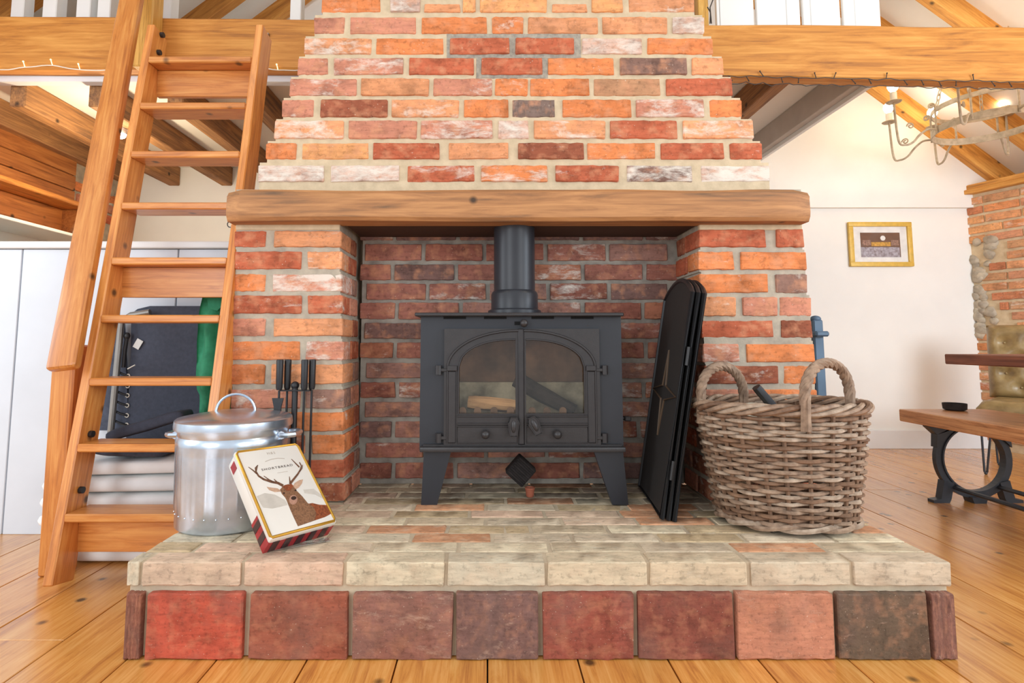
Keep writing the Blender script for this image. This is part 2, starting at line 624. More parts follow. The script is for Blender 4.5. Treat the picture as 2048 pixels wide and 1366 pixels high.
def brick_variant(kind, i, mat, base):
    key = (kind, i, mat.name)
    if key not in BV:
        vs, fs = worn_box(base, i * 17 + len(kind) * 5, 0.003, 0.0020 if kind != 'tile' else 0.0024, 9)
        BV[key] = mesh_from('brick', vs, fs, mat, 32)
    return BV[key]


rb = random.Random(21)


def brick(c, size, parent, W, col, lime=0.15, mat=None, name='brick', var=6, tilt=0.006):
    """c, size in the local frame W (x along, y depth, z up)"""
    mat = mat or M['brick']
    bases = {'stretcher': (0.225, 0.105, 0.062), 'half': (0.11, 0.105, 0.062), 'tile': (0.25, 0.05, 0.165)}
    k = 'tile' if size[2] > 0.11 else ('stretcher' if size[0] > 0.16 else 'half')
    base = bases[k]
    o = bpy.data.objects.new(name, brick_variant(k, rb.randrange(var), mat, base))
    jig = 1 + rb.uniform(-0.09, 0.09)
    colr = lin(col)
    o.color = (min(1, colr[0] * jig), min(1, colr[1] * jig), min(1, colr[2] * jig), lime)
    fl = rb.choice((1, -1))
    L = Matrix.Translation(V(c)) @ Matrix.Rotation(rb.uniform(-tilt, tilt), 4, 'Y') @ \
        Matrix.Rotation(PI if fl < 0 and False else 0, 4, 'Y') @ \
        Matrix.Diagonal((size[0] / base[0], size[1] / base[1], size[2] / base[2], 1))
    return link_obj(o, parent, W @ L)


I4 = Matrix()


def brick_px(x0, x1, y0, y1, Y, depth, parent, col, lime, mat=None, out=0.0):
    ym = (y0 + y1) / 2
    a, b = pt(x0, ym, Y), pt(x1, ym, Y)
    za, zb = pt((x0 + x1) / 2, y1, Y).z, pt((x0 + x1) / 2, y0, Y).z
    return brick(((a.x + b.x) / 2, Y + depth / 2 - out, (za + zb) / 2), (b.x - a.x, depth, zb - za), parent, I4, col, lime, mat)


BC = {'o': (218, 130, 78), 'p': (224, 152, 106), 'r': (186, 98, 68), 'd': (152, 86, 62), 'k': (202, 134, 108),
      'm': (146, 110, 96), 'y': (228, 160, 104), 'w': (204, 170, 152), 'g': (130, 108, 98), 't': (188, 138, 102)}

# right wall bricks
rc = random.Random(5)
row = 0
z = zp - 0.085
while z > 0.04:
    off = 0.0 if row % 2 else -0.11
    x = off
    # flint patch at the left edge in the middle heights
    fl0 = 0.0
    if 0.85 < z < 1.55:
        fl0 = 0.16 + 0.10 * math.sin(z * 9)
    while x < 1.2:
        L = 0.215 if rc.random() > 0.25 else 0.10
        a, b = max(x, fl0 if fl0 else 0.0), x + L
        if b - a > 0.05 and a >= 0:
            col = BC[rc.choice('ooyypprkt')]
            brick(((a + b) / 2, 0.05, z + 0.031), (b - a, 0.10, 0.054), wr, Wr, tuple(v * .6 + q * .4 for v, q in zip(col, (226, 176, 128))), rc.choice((0.25, 0.4, 0.6)), tilt=0.02)
        x += L + 0.013
    row += 1
    z -= 0.0755
for i in range(46):
    zz = 0.86 + 0.74 * rc.random()
    xx = rc.uniform(0.01, 0.13 + 0.08 * math.sin(zz * 9))
    s = rc.uniform(0.02, 0.045)
    b = bmesh.new()
    bmesh.ops.create_icosphere(b, subdivisions=2, radius=s)
    for v in b.verts:
        v.co *= 1 + 0.5 * noise.noise(v.co * 25 + V((i * 3, 0, 0)))
        v.co.y *= 0.6
    MB().bm(b).build('flint', M['flint'], wr, Wr @ Matrix.Translation((xx, 0.008, zz)), 60)
# timber wall plate
plate = MB().box((-0.05, -0.05, zp), (2.6, 0.12, zp + 0.035), 0.004).box((-0.03, -0.03, zp + 0.035), (2.6, 0.12, zp + 0.075), 0.006).build(
    'trim_2', M['rafter'], None, Wr)
props(plate, kind='structure')

# ------------------------------------------------------------------ left rear : wall, cladding, shelf
XL = -2.86
wl = MB().box((XL - 0.15, 2.2, 0), (XL, YW, 2.45)).build('wall_left', M['wall'])
props(wl, kind='structure')
# brick-and-flint end of the left wall
YA, YZ = 3.72, 4.25
mort = MB().box((XL, YA, 1.1), (XL + 0.012, YZ, 2.15)).build('mortar_face', M['grey_mortar'], wl)
for i in range(40):
    zz = rc.uniform(1.15, 2.1); yy = rc.uniform(YA + 0.03, YZ - 0.03)
    b = bmesh.new()
    s = rc.uniform(0.025, 0.05)
    bmesh.ops.create_icosphere(b, subdivisions=1, radius=s)
    for v in b.verts:
        v.co *= 1 + 0.4 * noise.noise(v.co * 25 + V((i * 3, 0, 0)))
        v.co.x *= 0.5
    MB().bm(b).build('flint', M['flint'], wl, Matrix.Translation((XL + 0.015, yy, zz)), 60)
Wl = frame((0, 1, 0), (0, 0, 1), (XL, 0, 0))
for i, zz in enumerate((1.24, 1.32, 1.40, 1.48, 1.72, 1.80, 1.88)):
    for j in range(2):
        brick((YA + 0.09 + j * 0.24 + 0.02 * (i % 2), -0.012, zz), (0.2, 0.03, 0.06), wl, Wl, BC['ork'[i % 3]], 0.3)
# red pine cladding boards above the shelf
clad = thing('pine_cladding', 'red-brown pine boards cladding the left wall under the joists', 'cladding', (XL, 3.3, 1.7))
for i in range(3):
    MB().box((XL + 0.002, 2.3, 1.735 + i * 0.105), (XL + 0.03, 3.70, 1.835 + i * 0.105), 0.004).build('board', M['cladding'], clad)
shelf = thing('wall_shelf', 'long orange pine shelf with shaped bracket fixed to the left wall', 'shelf', (XL, 3.3, 1.4))
MB().box((XL + 0.001, 2.3, 1.690), (XL + 0.19, 3.68, 1.722), 0.005).build('shelf_board', wood('shelf_pine', (220, 150, 76), (198, 124, 56), 'Y', 0.4, 0.1), shelf)
MB().box((XL + 0.001, 2.3, 1.515), (XL + 0.022, 3.68, 1.689), 0.004).build('back_board', M['cladding'], shelf)
MB().box((XL + 0.001, 2.3, 1.475), (XL + 0.12, 3.68, 1.514), 0.006).build('lower_rail', M['cladding'], shelf)
for yv in (3.62, 2.8):
    m = MB()
    poly = [(0, 0), (0.14, 0), (0.14, -0.02), (0.10, -0.06), (0.07, -0.12), (0.05, -0.17), (0, -0.17)]
    m.prism(poly, -0.012, 0.012)
    m.build('bracket', M['cladding'], shelf, Matrix.Translation((XL + 0.022, yv, 1.689)))
wb = MB().box((XL + 0.03, 2.5, 1.235), (XL + 0.22, 3.25, 1.33), 0.006)
MB().box((XL + 0.001, 2.3, 1.455), (XL + 0.30, 3.68, 1.474), 0.003).build('soffit', M['white'], shelf)
wbo = wb.build('window_seat_box', M['cool_white'])
props(wbo, 'low white painted box behind the partition below the pine shelf', 'box')

# half-height white plank partition
YQ = 2.385
qz = pt(100, 497, YQ).z
part = MB().box((-2.95, YQ + 0.018, 0), (-0.98, YQ + 0.06, qz - 0.002)).build('wall_partition', M['cool_white'])
props(part, kind='structure')
edges = [pt(v, 600, YQ).x for v in (-330, -140, 38, 136, 240, 352, 470)]
for a, b in zip(edges[:-1], edges[1:]):
    MB().box((a + 0.003, YQ, 0.0), (b - 0.003, YQ + 0.017, qz - 0.004), 0.002).build('plank', M['cool_white'], part)
MB().box((-2.95, YQ - 0.02, qz - 0.001), (-0.98, YQ + 0.09, pt(100, 484, YQ).z), 0.004).build('ledge', M['white'], part)

# loft floor and joists
zj = pt(350, 372, YW).z
loft = MB().box((XL, YBEAM + 0.075, zj + 0.15), (0.61, YW, zj + 0.19)).build('ceiling_loft', M['wall'])
props(loft, kind='structure')
for i in range(12):
    pxr = 360 + (i - 4) * 105
    xr = pt(pxr, 372, YW).x
    if xr - 0.085 < XL or xr > 0.6: continue
    bar('joist', (xr - 0.0425, YBEAM + 0.14, zj + 0.075), (xr - 0.0425, YW - 0.002, zj + 0.075), 0.085, 0.149, M['old_joist'], loft, 0.006)
bar('joist', (XL + .046, YBEAM + 0.14, zj + 0.075), (XL + .046, YW - 0.002, zj + 0.075), 0.09, 0.149, M['old_joist'], loft, 0.006)
ZR = 2.20
xge = 2.0
loft_r = MB().box((0.62, YBEAM + 0.075, ZR + .155), (xge + .06, YW, ZR + .195)).build('loft_slab', M['wall'], loft)
for xr in (0.8, 1.2, 1.6):
    bar('joist', (xr, YBEAM + 0.075, ZR + 0.077), (xr, YW - 0.04, ZR + 0.077), 0.085, 0.154, M['old_joist'], loft, 0.006)
bar('edge_joist', (xge + .025, YBEAM + 0.075, ZR + .077), (xge + .025, YW - 0.04, ZR + .077), 0.05, 0.154, M['grey_paint'], loft, 0.003)
bar('edge_lining', (xge + .064, YBEAM + 0.075, ZR + .075), (xge + .064, YW - 0.04, ZR + .075), .026, 0.20, M['white'], loft, 0.002)

# ------------------------------------------------------------------ oak cross beams
def beam(name, label, px0, px1, yt0, yb0, yt1, yb1):
    a, b = pt(px0, yt0, YBEAM), pt(px0, yb0, YBEAM)
    c, d = pt(px1, yt1, YBEAM), pt(px1, yb1, YBEAM)
    n = 24
    vs, fs = [], []
    r = random.Random(px0)
    for i in range(n + 1):
        t = i / n
        x = a.x + (c.x - a.x) * t
        zt = a.z + (c.z - a.z) * t; zb = b.z + (d.z - b.z) * t
        j = [noise.noise(V((x * 2.2, q * 7, 1.5))) * 0.007 for q in range(6)]
        e = 0.008
        vs += [(x, YBEAM + e, zt + j[0]), (x, YBEAM, zt - e + j[0]), (x, YBEAM + j[1], (zt + zb) / 2), (x, YBEAM, zb + e + j[2]), (x, YBEAM + e, zb + j[2]),
               (x, YBEAM + 0.07, zb + j[3] * 0.4), (x, YBEAM + 0.07, zt)]
    m = 7
    for i in range(n):
        for k in range(m):
            l = (k + 1) % m
            fs.append((i * m + k, i * m + l, (i + 1) * m + l, (i + 1) * m + k))
    fs += [tuple(range(m - 1, -1, -1)), tuple(n * m + k for k in range(m))]
    o = add(name, vs, fs, M['beam'], None, None, 30)
    return props(o, label, 'beam')


beam('oak_beam', 'golden oak cross beam behind the top of the pine ladder', -230, 640, 28, 138, 37, 138)
beam('oak_beam', 'golden oak cross beam to the right of the chimney above the chandelier', 1395, 2560, 47, 152, 59, 174)
chan = MB().box(tuple(pt(-140, 163, YBEAM + 0.075) - V((0, 0, 0.0))), tuple(pt(620, 152, YBEAM + 0.075) + V((0, 0.05, 0.012))), 0.003).build('light_channel', M['led'])
props(chan, 'white strip channel under the left oak beam', 'channel')

# ------------------------------------------------------------------ chimney
chim = thing('brick_chimney', 'stepped red brick chimney breast on two piers over the stove', 'chimney', (0.07, YP + 0.2, HZ))
ROWS = [
 (-9, 24, '643 761 o3|780 840 w5|926 951 y2|960 1093 y2|1183 1245 y2|1258 1390 p3'),
 (34, 67, '627 689 k2|700 832 k1|843 974 o1|985 1046 o3|1056 1196 p1|1205 1334 p2|1346 1408 w6'),
 (76, 108, '608 742 p5|752 887 o2|900 1019 r1|1031 1148 r1|1164 1284 w5|1295 1426 o1'),
 (116, 149, '595 656 k3|668 807 k5|818 948 r1|963 1085 r1|1096 1228 o2|1240 1374 m2|1384 1447 p1'),
 (157, 191, '579 713 k4|722 857 p2|867 984 k3|991 1055 o3|1061 1179 o1|1188 1321 t2|1332 1465 r2'),
 (199, 234, '564 627 k3|641 775 d0|783 917 p4|928 1017 o1|1025 1110 g2|1125 1263 o3|1272 1408 k5|1420 1484 o2'),
 (241, 277, '549 687 p5|697 833 k3|842 985 k5|996 1057 w5|1068 1210 p4|1220 1355 r2|1366 1507 p5'),
 (286, 318, '532 592 o1|604 737 y2|746 879 r1|898 1017 p1|1036 1168 d2|1175 1311 o3|1322 1448 r2|1461 1524 r2'),
 (331, 363, '516 648 w6|662 799 w6|815 949 r4|962 1095 o5|1111 1237 r3|1254 1385 m6|1403 1541 w7'),
]
core = MB()


def course(y0, y1, txt, ybot, ytop, depth=0.105, cdep=0.40, cmat=None):
    xs = []
    for it in txt.split('|'):
        a, b, c = it.split()
        a, b = float(a), float(b)
        xs += [a, b]
        brick_px(a, b, y0, y1, YP, depth, chim, BC[c[0]], int(c[1]) * 0.13, out=rb.uniform(-0.002, 0.004))
    ym = (y0 + y1) / 2
    xa, xb = pt(min(xs) + 2, ym, YP).x, pt(max(xs) - 2, ym, YP).x
    core.box((xa, YP + 0.004, pt(1000, ybot, YP).z), (xb, YP + cdep, pt(1000, ytop, YP).z))


for i, (y0, y1, txt) in enumerate(ROWS):
    yt = y0 - 5 if i == 0 else (y0 + ROWS[i - 1][1]) / 2
    yb = 381 if i == len(ROWS) - 1 else (y1 + ROWS[i + 1][0]) / 2
    course(y0, y1, txt, yb, yt)
rk = random.Random(31)
for q in range(7):                       # the stack carries on above the picture
    y1 = -18 - q * 42
    x, it = 648 + (q % 2) * 3, []
    end = 1387 - (q % 2) * 3
    first = True
    while x < end - 20:
        L = 62 if (first and q % 2) else 132
        first = False
        e = min(x + L, end)
        if end - e < 30: e = end
        it.append('%d %d %s%d' % (x, e, rk.choice('oprkydt'), rk.randrange(5)))
        x = e + 12
    course(y1 - 32, y1, '|'.join(it), y1 + 6, y1 - 37)
# small niche bricks of the top course
for a, b in ((848, 920), (1104, 1174)):
    brick_px(a, b, 8, 24, YP, 0.09, chim, BC['p'], 0.25)
    brick_px(a, b, -8, 6, YP + 0.03, 0.06, chim, BC['d'], 0.1)

LP = [
 (462, 494, '469 531 r2|548 683 p3'), (503, 538, '469 602 r0|614 683 p4'), (548, 583, '467 530 o3|544 684 k6'),
 (591, 627, '466 603 r3|615 685 r3'), (637, 672, '464 530 k2|547 686 p2'), (683, 720, '464 600 o2|613 687 k5'),
 (729, 768, '462 529 o2|543 687 p3'), (779, 817, '461 600 k4|612 688 m3'), (825, 863, '460 523 o1|543 688 o2'),
 (870, 908, '460 610 r3|623 688 o2'), (920, 956, '459 530 r2|543 689 r2'), (966, 1002, '459 625 d3|639 690 d3'),
]
RP = [
 (459, 494, '1397 1532 r1|1552 1607 r1'), (504, 539, '1395 1467 o3|1481 1613 o1'), (548, 586, '1400 1537 o2|1552 1615 m3'),
 (594, 632, '1402 1471 p3|1486 1555 k2|1560 1623 k2'), (641, 675, '1404 1548 r2|1562 1625 d2'), (688, 724, '1406 1480 k4|1493 1630 o1'),
 (732, 768, '1409 1557 d3|1569 1632 o3'), (779, 815, '1411 1510 k3|1525 1634 o2'), (825, 861, '1412 1480 d2|1493 1635 r2'),
 (870, 906, '1414 1550 m2|1563 1637 r2'), (919, 955, '1415 1485 d3|1498 1639 r1'), (965, 1001, '1417 1555 d3|1568 1640 r2'),
]
pier = MB()
for side, P in (('l', LP), ('r', RP)):
    for i, (y0, y1, txt) in enumerate(P):
        items = txt.split('|')
        xs = []
        for q, it in enumerate(items):
            a, b, c = it.split(); a, b = float(a), float(b); xs += [a, b]
            inner = (side == 'l' and q == len(items) - 1) or (side == 'r' and q == 0)
            dep = (0.105 if i % 2 else 0.15) if inner else 0.105
            brick_px(a, b, y0, y1, YP, dep, chim, BC[c[0]], int(c[1]) * 0.13, out=rb.uniform(-0.002, 0.004))
            if inner:    # second brick on the reveal behind the front one
                d2 = YB - YP - dep - 0.022
                xe = pt(b if side == 'l' else a, (y0 + y1) / 2, YP).x
                z0, z1 = pt(1000, y1, YP).z, pt(1000, y0, YP).z
                sx = 0.10
                cx = xe - sx / 2 if side == 'l' else xe + sx / 2
                Wv = frame((0, 1, 0), (0, 0, 1), (cx, YP + dep + 0.012 + d2 / 2, (z0 + z1) / 2))
                brick((0, 0, 0), (d2, sx, z1 - z0), chim, Wv, BC['drmk'[i % 4]], 0.25)
        yt = 440 if i == 0 else (y0 + P[i - 1][1]) / 2
        yb = 1015 if i == len(P) - 1 else (y1 + P[i + 1][0]) / 2
        ym = (y0 + y1) / 2
        ztop, zbot = pt(1000, yt, YP).z, pt(1000, yb, YP).z
        zbot = max(zbot, HZ + 0.0005)
        if side == 'l':
            xa, xb = pt(min(xs) + 2, ym, YP).x, pt(max(xs), ym, YP).x - 0.007
        else:
            xa, xb = pt(min(xs), ym, YP).x + 0.007, pt(max(xs) - 2, ym, YP).x
        pier.box((xa, YP + 0.004, zbot), (xb, YP + 0.40, ztop))
# throat above the recess behind the mantel
zt0, zt1 = pt(1000, 441, YP).z, pt(1000, 378, YP).z
pier.box((pt(470, 400, YP).x, YP + 0.007, zt0 + 0.0), (pt(1605, 400, YP).x, YP + 0.40, zt1))
MB().box((pt(690, 445, YP).x, YP + .003, zt0 - .014), (pt(1397, 445, YP).x, YB + .004, zt0 - .0005)).build('lintel', plain('dark_oak', (70, 44, 28), .8), chim)  # dark brown board closing the recess top
for a, b, y0, y1 in ((893, 1162, 66, 116), (952, 1096, 112, 156)):
    p, q = pt(a, y1, YP), pt(b, y0, YP)
    vs_, fs_ = worn_box((q.x - p.x, .004, q.z - p.z), a, .002, .0016, 12)
    add('cement_patch', vs_, fs_, M['cement'], chim, Matrix.Translation(((p.x + q.x) / 2, YP + .0045, (p.z + q.z) / 2)))
core.build('mortar', M['mortar'], chim)
pier.build('pier_mortar', M['grey_mortar'], chim)
# lime wash bed under the mantel
for a, b in ((471, 680), (1399, 1604)):
    p, q = pt(a, 460, YP), pt(b, 441, YP)
    MB().box((p.x, YP - 0.001, p.z), (q.x, YP + 0.02, q.z), 0.003).build('mortar_bed', M['mortar'], chim)

# fire recess : back wall bricks
xa, xb = pt(716, 700, YB).x, pt(1366, 700, YB).x
zr1 = pt(1000, 438, YB).z + 0.05
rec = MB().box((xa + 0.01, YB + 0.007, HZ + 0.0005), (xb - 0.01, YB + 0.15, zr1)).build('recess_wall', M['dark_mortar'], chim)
ry = [(452, 480), (488, 521), (529, 560), (567, 599), (605, 638), (646, 677), (685, 716), (726, 756), (765, 795), (804, 834), (843, 875), (886, 915), (926, 957)]
rr = random.Random(11)
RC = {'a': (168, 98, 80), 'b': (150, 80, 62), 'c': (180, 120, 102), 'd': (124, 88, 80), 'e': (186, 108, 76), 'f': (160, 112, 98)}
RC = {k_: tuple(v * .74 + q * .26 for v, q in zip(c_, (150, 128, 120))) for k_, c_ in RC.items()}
for i, (y0, y1) in enumerate(ry):
    x = 729 - (60 if i % 2 == 0 else 0) + rr.uniform(-4, 4)
    while x < 1345:
        L = 116 + rr.uniform(-4, 4)
        a, b = max(x, 720), min(x + L, 1360)
        if b - a > 22:
            up = i < 1
            brick_px(a, b, y0, y1, YB, 0.09, rec, RC['d' if i == 0 else rr.choice('aabbccdef')], rr.choice((0.2, 0.3, 0.4, 0.55)), out=rr.uniform(-0.002, 0.003))
        x += L + 8

# mantel beam
def mantel():
    YM = YP - 0.075
    n = 40
    vs, fs = [], []
    for i in range(n + 1):
        t = i / n
        px = 450 + (1621 - 450) * t
        zt = pt(1000, 378.5, YM).z; zb = pt(1000, 441, YM).z
        x = pt(px + (3 if i == n else 0), 410, YM).x
        w = [noise.noise(V((x * 3, q * 9.1, 4.5))) * 0.006 for q in range(8)]
        e = 0.012
        sh = 0.012 * (1 if i in (0, n) else 0)
        vs += [(x, YM + e + sh, zt + w[0] - sh * .6), (x, YM + w[1] * .5 + sh, zt - e + w[0] - sh), (x, YM + w[2] + sh, zt - 0.035), (x, YM + w[3] + sh, zb + 0.035),
               (x, YM + w[4] * .5 + sh, zb + e + w[5] * .7 + sh * .5), (x, YM + e + sh, zb + w[5] * .7), (x, YP + 0.02, zb), (x, YP + 0.02, zt)]
    m = 8
    for i in range(n):
        for k in range(m):
            l = (k + 1) % m
            fs.append((i * m + k, i * m + l, (i + 1) * m + l, (i + 1) * m + k))
    fs += [tuple(range(m - 1, -1, -1)), tuple(n * m + k for k in range(m))]
    o = add('mantel_beam', vs, fs, M['mantel'], None, None, 35)
    props(o, 'weathered oak mantel beam across the fire opening', 'mantel')


mantel()

# ------------------------------------------------------------------ hearth
hearth = thing('hearth', 'raised hearth of pale bricks above red clay tiles', 'hearth', (0.1, 1.75, 0))
hx0, hx1 = pt(252, 1145, YF).x, pt(1902, 1145, YF).x
MB().box((hx0 + 0.008, YF + 0.008, 0.002), (hx1 - 0.008, YB + 0.005, HZ - 0.0028)).build('mortar', M['hearth_mortar'], hearth)
HC = [(208, 180, 154), (214, 180, 154), (216, 200, 170), (208, 194, 168), (210, 192, 162), (206, 186, 156), (202, 184, 158), (208, 188, 162)]
zc0, zc1 = pt(1000, 1172, YF).z, HZ
for (a, b), c in zip([(254, 277), (284, 480), (488, 684), (692, 887), (895, 1090), (1096, 1294), (1301, 1494), (1503, 1701), (1708, 1902)], [HC[3]] + HC):
    xa, xb = pt(a, 1145, YF).x, pt(b, 1145, YF).x
    brick(((xa + xb) / 2, YF + 0.033, (zc0 + zc1) / 2), (xb - xa, 0.066, zc1 - zc0), hearth, I4, c, 0.25, M['pale_brick'])
rh = random.Random(3)
y = YF + 0.0755
row = 0
while y < YB - 0.03:
    x = hx0 + 0.004
    first = (0.12, 0.2, 0.06, 0.17)[row % 4]
    w = 0.066
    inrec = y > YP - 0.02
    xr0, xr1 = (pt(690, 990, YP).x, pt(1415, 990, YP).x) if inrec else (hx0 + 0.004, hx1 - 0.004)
    x = xr0
    L = first
    while x < xr1 - 0.03:
        e = min(x + L, xr1)
        if xr1 - e < 0.04: e = xr1
        base = rh.choice(HC)
        if rh.random() < 0.16: base = (206, 150, 112)
        if rh.random() < 0.2: base = (192, 168, 132)
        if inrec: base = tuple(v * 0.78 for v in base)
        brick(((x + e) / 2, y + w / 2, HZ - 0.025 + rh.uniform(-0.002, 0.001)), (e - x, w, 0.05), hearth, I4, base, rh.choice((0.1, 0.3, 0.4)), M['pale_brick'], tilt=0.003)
        x = e + 0.010
        L = 0.235 + rh.uniform(-0.012, 0.012)
    y += w + 0.0085
    row += 1
TC = [(250, 280, (138, 86, 68), .25), (292, 484, (190, 86, 64), .2), (500, 694, (164, 94, 72), .22), (706, 904, (150, 102, 88), .5), (912, 1076, (120, 88, 80), .4),
      (1087, 1267, (156, 84, 68), .2), (1279, 1469, (136, 76, 62), .2), (1474, 1669, (194, 130, 102), .3), (1679, 1859, (100, 82, 66), .3), (1866, 1911, (138, 94, 80), .3)]
zt_ = pt(1000, 1184, YF).z
for a, b, c, lm in TC:
    xa, xb = pt(a, 1245, YF - 0.012).x, pt(b, 1245, YF - 0.012).x
    brick(((xa + xb) / 2, YF + 0.013, zt_ / 2 + 0.001), (xb - xa, 0.05, zt_ - 0.002), hearth, I4, c, lm, M['tile_clay'], 'tile', 8, 0.004)

# ------------------------------------------------------------------ stove
YS = 1.985


def sp(px, py, y=0.0):
    return pt(px, py, YS + y)


stove = thing('wood_stove', 'black cast iron double-door wood stove on splayed legs with flue', 'stove', (sp(1045, 900).x, YS + 0.12, HZ))
sx0, sx1 = sp(841, 700).x, sp(1243, 700).x
sz0, sz1 = sp(1000, 900).z, sp(1000, 633).z
DEP = 0.235
ox0, ox1 = sp(905, 700).x, sp(1182, 700).x
oz0, oz1 = sp(1000, 886).z, sp(1000, 668).z
# body shell with an open front
m = MB()
t_ = 0.012
m.box((sx0, YS, sz0), (sx0 + t_, YS + DEP, sz1)).box((sx1 - t_, YS, sz0), (sx1, YS + DEP, sz1))
m.box((sx0 + t_, YS + DEP - t_, sz0), (sx1 - t_, YS + DEP, sz1)).box((sx0 + t_, YS, sz1 - t_), (sx1 - t_, YS + DEP - t_, sz1)).box((sx0 + t_, YS, sz0), (sx1 - t_, YS + DEP - t_, sz0 + t_))
m.box((sx0 + t_, YS, sz0 + t_), (ox0, YS + t_, sz1 - t_)).box((ox1, YS, sz0 + t_), (sx1 - t_, YS + t_, sz1 - t_))
m.box((ox0, YS, sz0 + t_), (ox1, YS + t_, oz0)).box((ox0, YS, oz1), (ox1, YS + t_, sz1 - t_))
body = m.build('body', M['stove_body'], stove)
tz = sp(1000, 625, -0.03).z
MB().box((sp(829, 630, -.03).x, YS - 0.03, sz1 + 0.0), (sp(1248, 630, -.03).x, YS + DEP + 0.01, tz), 0.003).build('top_plate', M['iron'], stove)
bz0, bz1 = sp(1000, 905, -.035).z, sp(1000, 895, -.035).z
MB().box((sp(839, 900, -.035).x, YS - 0.035, bz0), (sp(1252, 900, -.035).x, YS + DEP, bz1), 0.004, 2).box(
    (sp(846, 890, -.012).x, YS - 0.012, bz1), (sp(1244, 890, -.012).x, YS - 0.0005, bz1 + 0.006)).build('base_shelf', M['iron'], stove)
for a in (887, 968, 1063, 1142):
    p, q = sp(a, 638), sp(a + 45, 633)
    MB().box((p.x, YS - 0.0015, p.z), (q.x, YS + 0.001, q.z)).build('vent_slot', M['slot'], stove)
p, q = sp(1029, 650), sp(1047, 643)
MB().box((p.x, YS - 0.0015, p.z), (q.x, YS + 0.001, q.z)).build('slider_slot', M['slot'], stove)
c = sp(1047, 647)
MB().tube([(c.x, YS, c.z), (c.x, YS - 0.02, c.z)], 0.005).ball((c.x, YS - 0.028, c.z), 0.0145).build('slider_knob', M['iron'], stove)


def door(xl, xr, gl, gr, left):
    """door slab with arched opening, traced in pixels"""
    yt, yb = 657.5, 890
    gb = 827
    spring, top = 735, 680
    yd = -0.014
    X = lambda v: sp(v, 770, yd).x
    Z = lambda v: sp(1045, v, yd).z
    n = 18
    mm = MB()
    d0, d1 = YS - 0.014, YS - 0.001

    def arch(x):
        t = (gr - x) / (gr - gl) if left else (x - gl) / (gr - gl)
        t = min(max(t, 0), 1)
        return spring - (spring - top) * math.sqrt(max(0, 1 - t ** 2.3))
    xs = [gl + (gr - gl) * i / n for i in range(n + 1)]
    mm.box((X(xl), d0, Z(yb)), (X(gl), d1, Z(yt)))
    mm.box((X(gr), d0, Z(yb)), (X(xr), d1, Z(yt)))
    mm.box((X(gl), d0, Z(yb)), (X(gr), d1, Z(gb)))
    for a, b in zip(xs[:-1], xs[1:]):
        mm.prism([(X(a), Z(arch(a))), (X(b), Z(arch(b))), (X(b), Z(yt)), (X(a), Z(yt))], d0, d1)
    D = mm.build('door', M['iron'], stove)
    # glass pane
    MB().box((X(gl) - 0.004, YS - 0.006, Z(gb) - 0.004), (X(gr) + 0.004, YS - 0.003, Z(top) + 0.004)).build('pane', M['glass'], D)
    # raised beads
    bead = MB()
    path = [(X(x), d0 - 0.001, Z(arch(x) - 1)) for x in xs]
    path = ([(X(gl), d0 - .001, Z(gb))] if left else []) + path + ([] if left else [(X(gr), d0 - .001, Z(gb))])
    bead.tube(path, 0.0035, 6)
    path = []
    for i in range(n + 1):
        a = PI / 2 * i / n
        if left: path.append((X(1038 - 143 * math.sin(a)), d0 - 0.001, Z(735 - 74 * math.cos(a))))
        else: path.append((X(1048 + 143 * math.sin(a)), d0 - 0.001, Z(735 - 74 * math.cos(a))))
    bead.tube(path, 0.005, 6)
    ex = 895 if left else 1191
    bead.tube([(X(ex), d0 - .001, Z(738)), (X(ex), d0 - .001, Z(886))], 0.004, 6)
    a, b = (897, 1034) if left else (1052, 1190)
    for yv in (832, 848):
        bead.tube([(X(a + 18 if left else a), d0 - .001, Z(yv)), (X(b if left else b - 16), d0 - .001, Z(yv))], 0.004, 6)
    a, b = (915, 1034) if left else (1053, 1174)
    bead.tube([(X(a), d0, Z(853)), (X(b), d0, Z(853)), (X(b), d0, Z(886)), (X(a), d0, Z(886))], 0.003, 6, closed=True)
    bead.build('moulding', M['iron'], D)
    # pilaster and cap
    a, b = (896, 912) if left else (1175, 1190)
    MB().box((X(a), d0 - 0.006, Z(886)), (X(b), d0 + 0.001, Z(742)), 0.003).box((X(a) - 0.004, d0 - 0.009, Z(742)), (X(b) + 0.004, d0 + 0.001, Z(731)), 0.002).build('pilaster', M['iron'], D)
    # knob
    kx = 971 if left else 1115
    c = sp(kx, 869, -.03)
    MB().tube([(c.x, YS - 0.012, c.z), (c.x, YS - 0.026, c.z)], 0.006).ball((c.x, YS - 0.033, c.z), 0.0155).build('knob', M['iron'], D)
    # coffin shaped handle
    hx, hy, rot = (1027, 852, 0.0) if left else (1069, 850, 0.45)
    c = sp(hx, hy, -.03)
    H = MB()
    poly = [(-.011, .03), (.011, .03), (.0185, .012), (.012, -.034), (-.012, -.034), (-.0185, .012)]
    H.prism(poly, -0.006, 0.006)
    H.tube([(x * .98, -0.006, z * .98) for x, z in poly], 0.0025, 6, closed=True)
    H.ball((0, -0.006, 0.0), 0.01, 10, 6, (0.9, 0.7, 2.3))
    H.tube([(0, 0, 0.005), (0, 0.02, 0.005)], 0.006)
    H.build('handle', M['iron'], D, Matrix.Translation((c.x, YS - 0.034, c.z)) @ Matrix.Rotation(-rot, 4, 'Y'))
    for yv in (740, 876):
        c = sp(877 if left else 1210, yv, -.012)
        MB().tube([(c.x, YS - 0.012, c.z - 0.016), (c.x, YS - 0.012, c.z + 0.016)], 0.011, 10).box(
            (min(c.x, X(896 if left else 1190)), YS - 0.016, c.z - 0.006), (max(c.x, X(896 if left else 1190)), YS - 0.004, c.z + 0.006), .002).build('hinge', M['iron'], D)


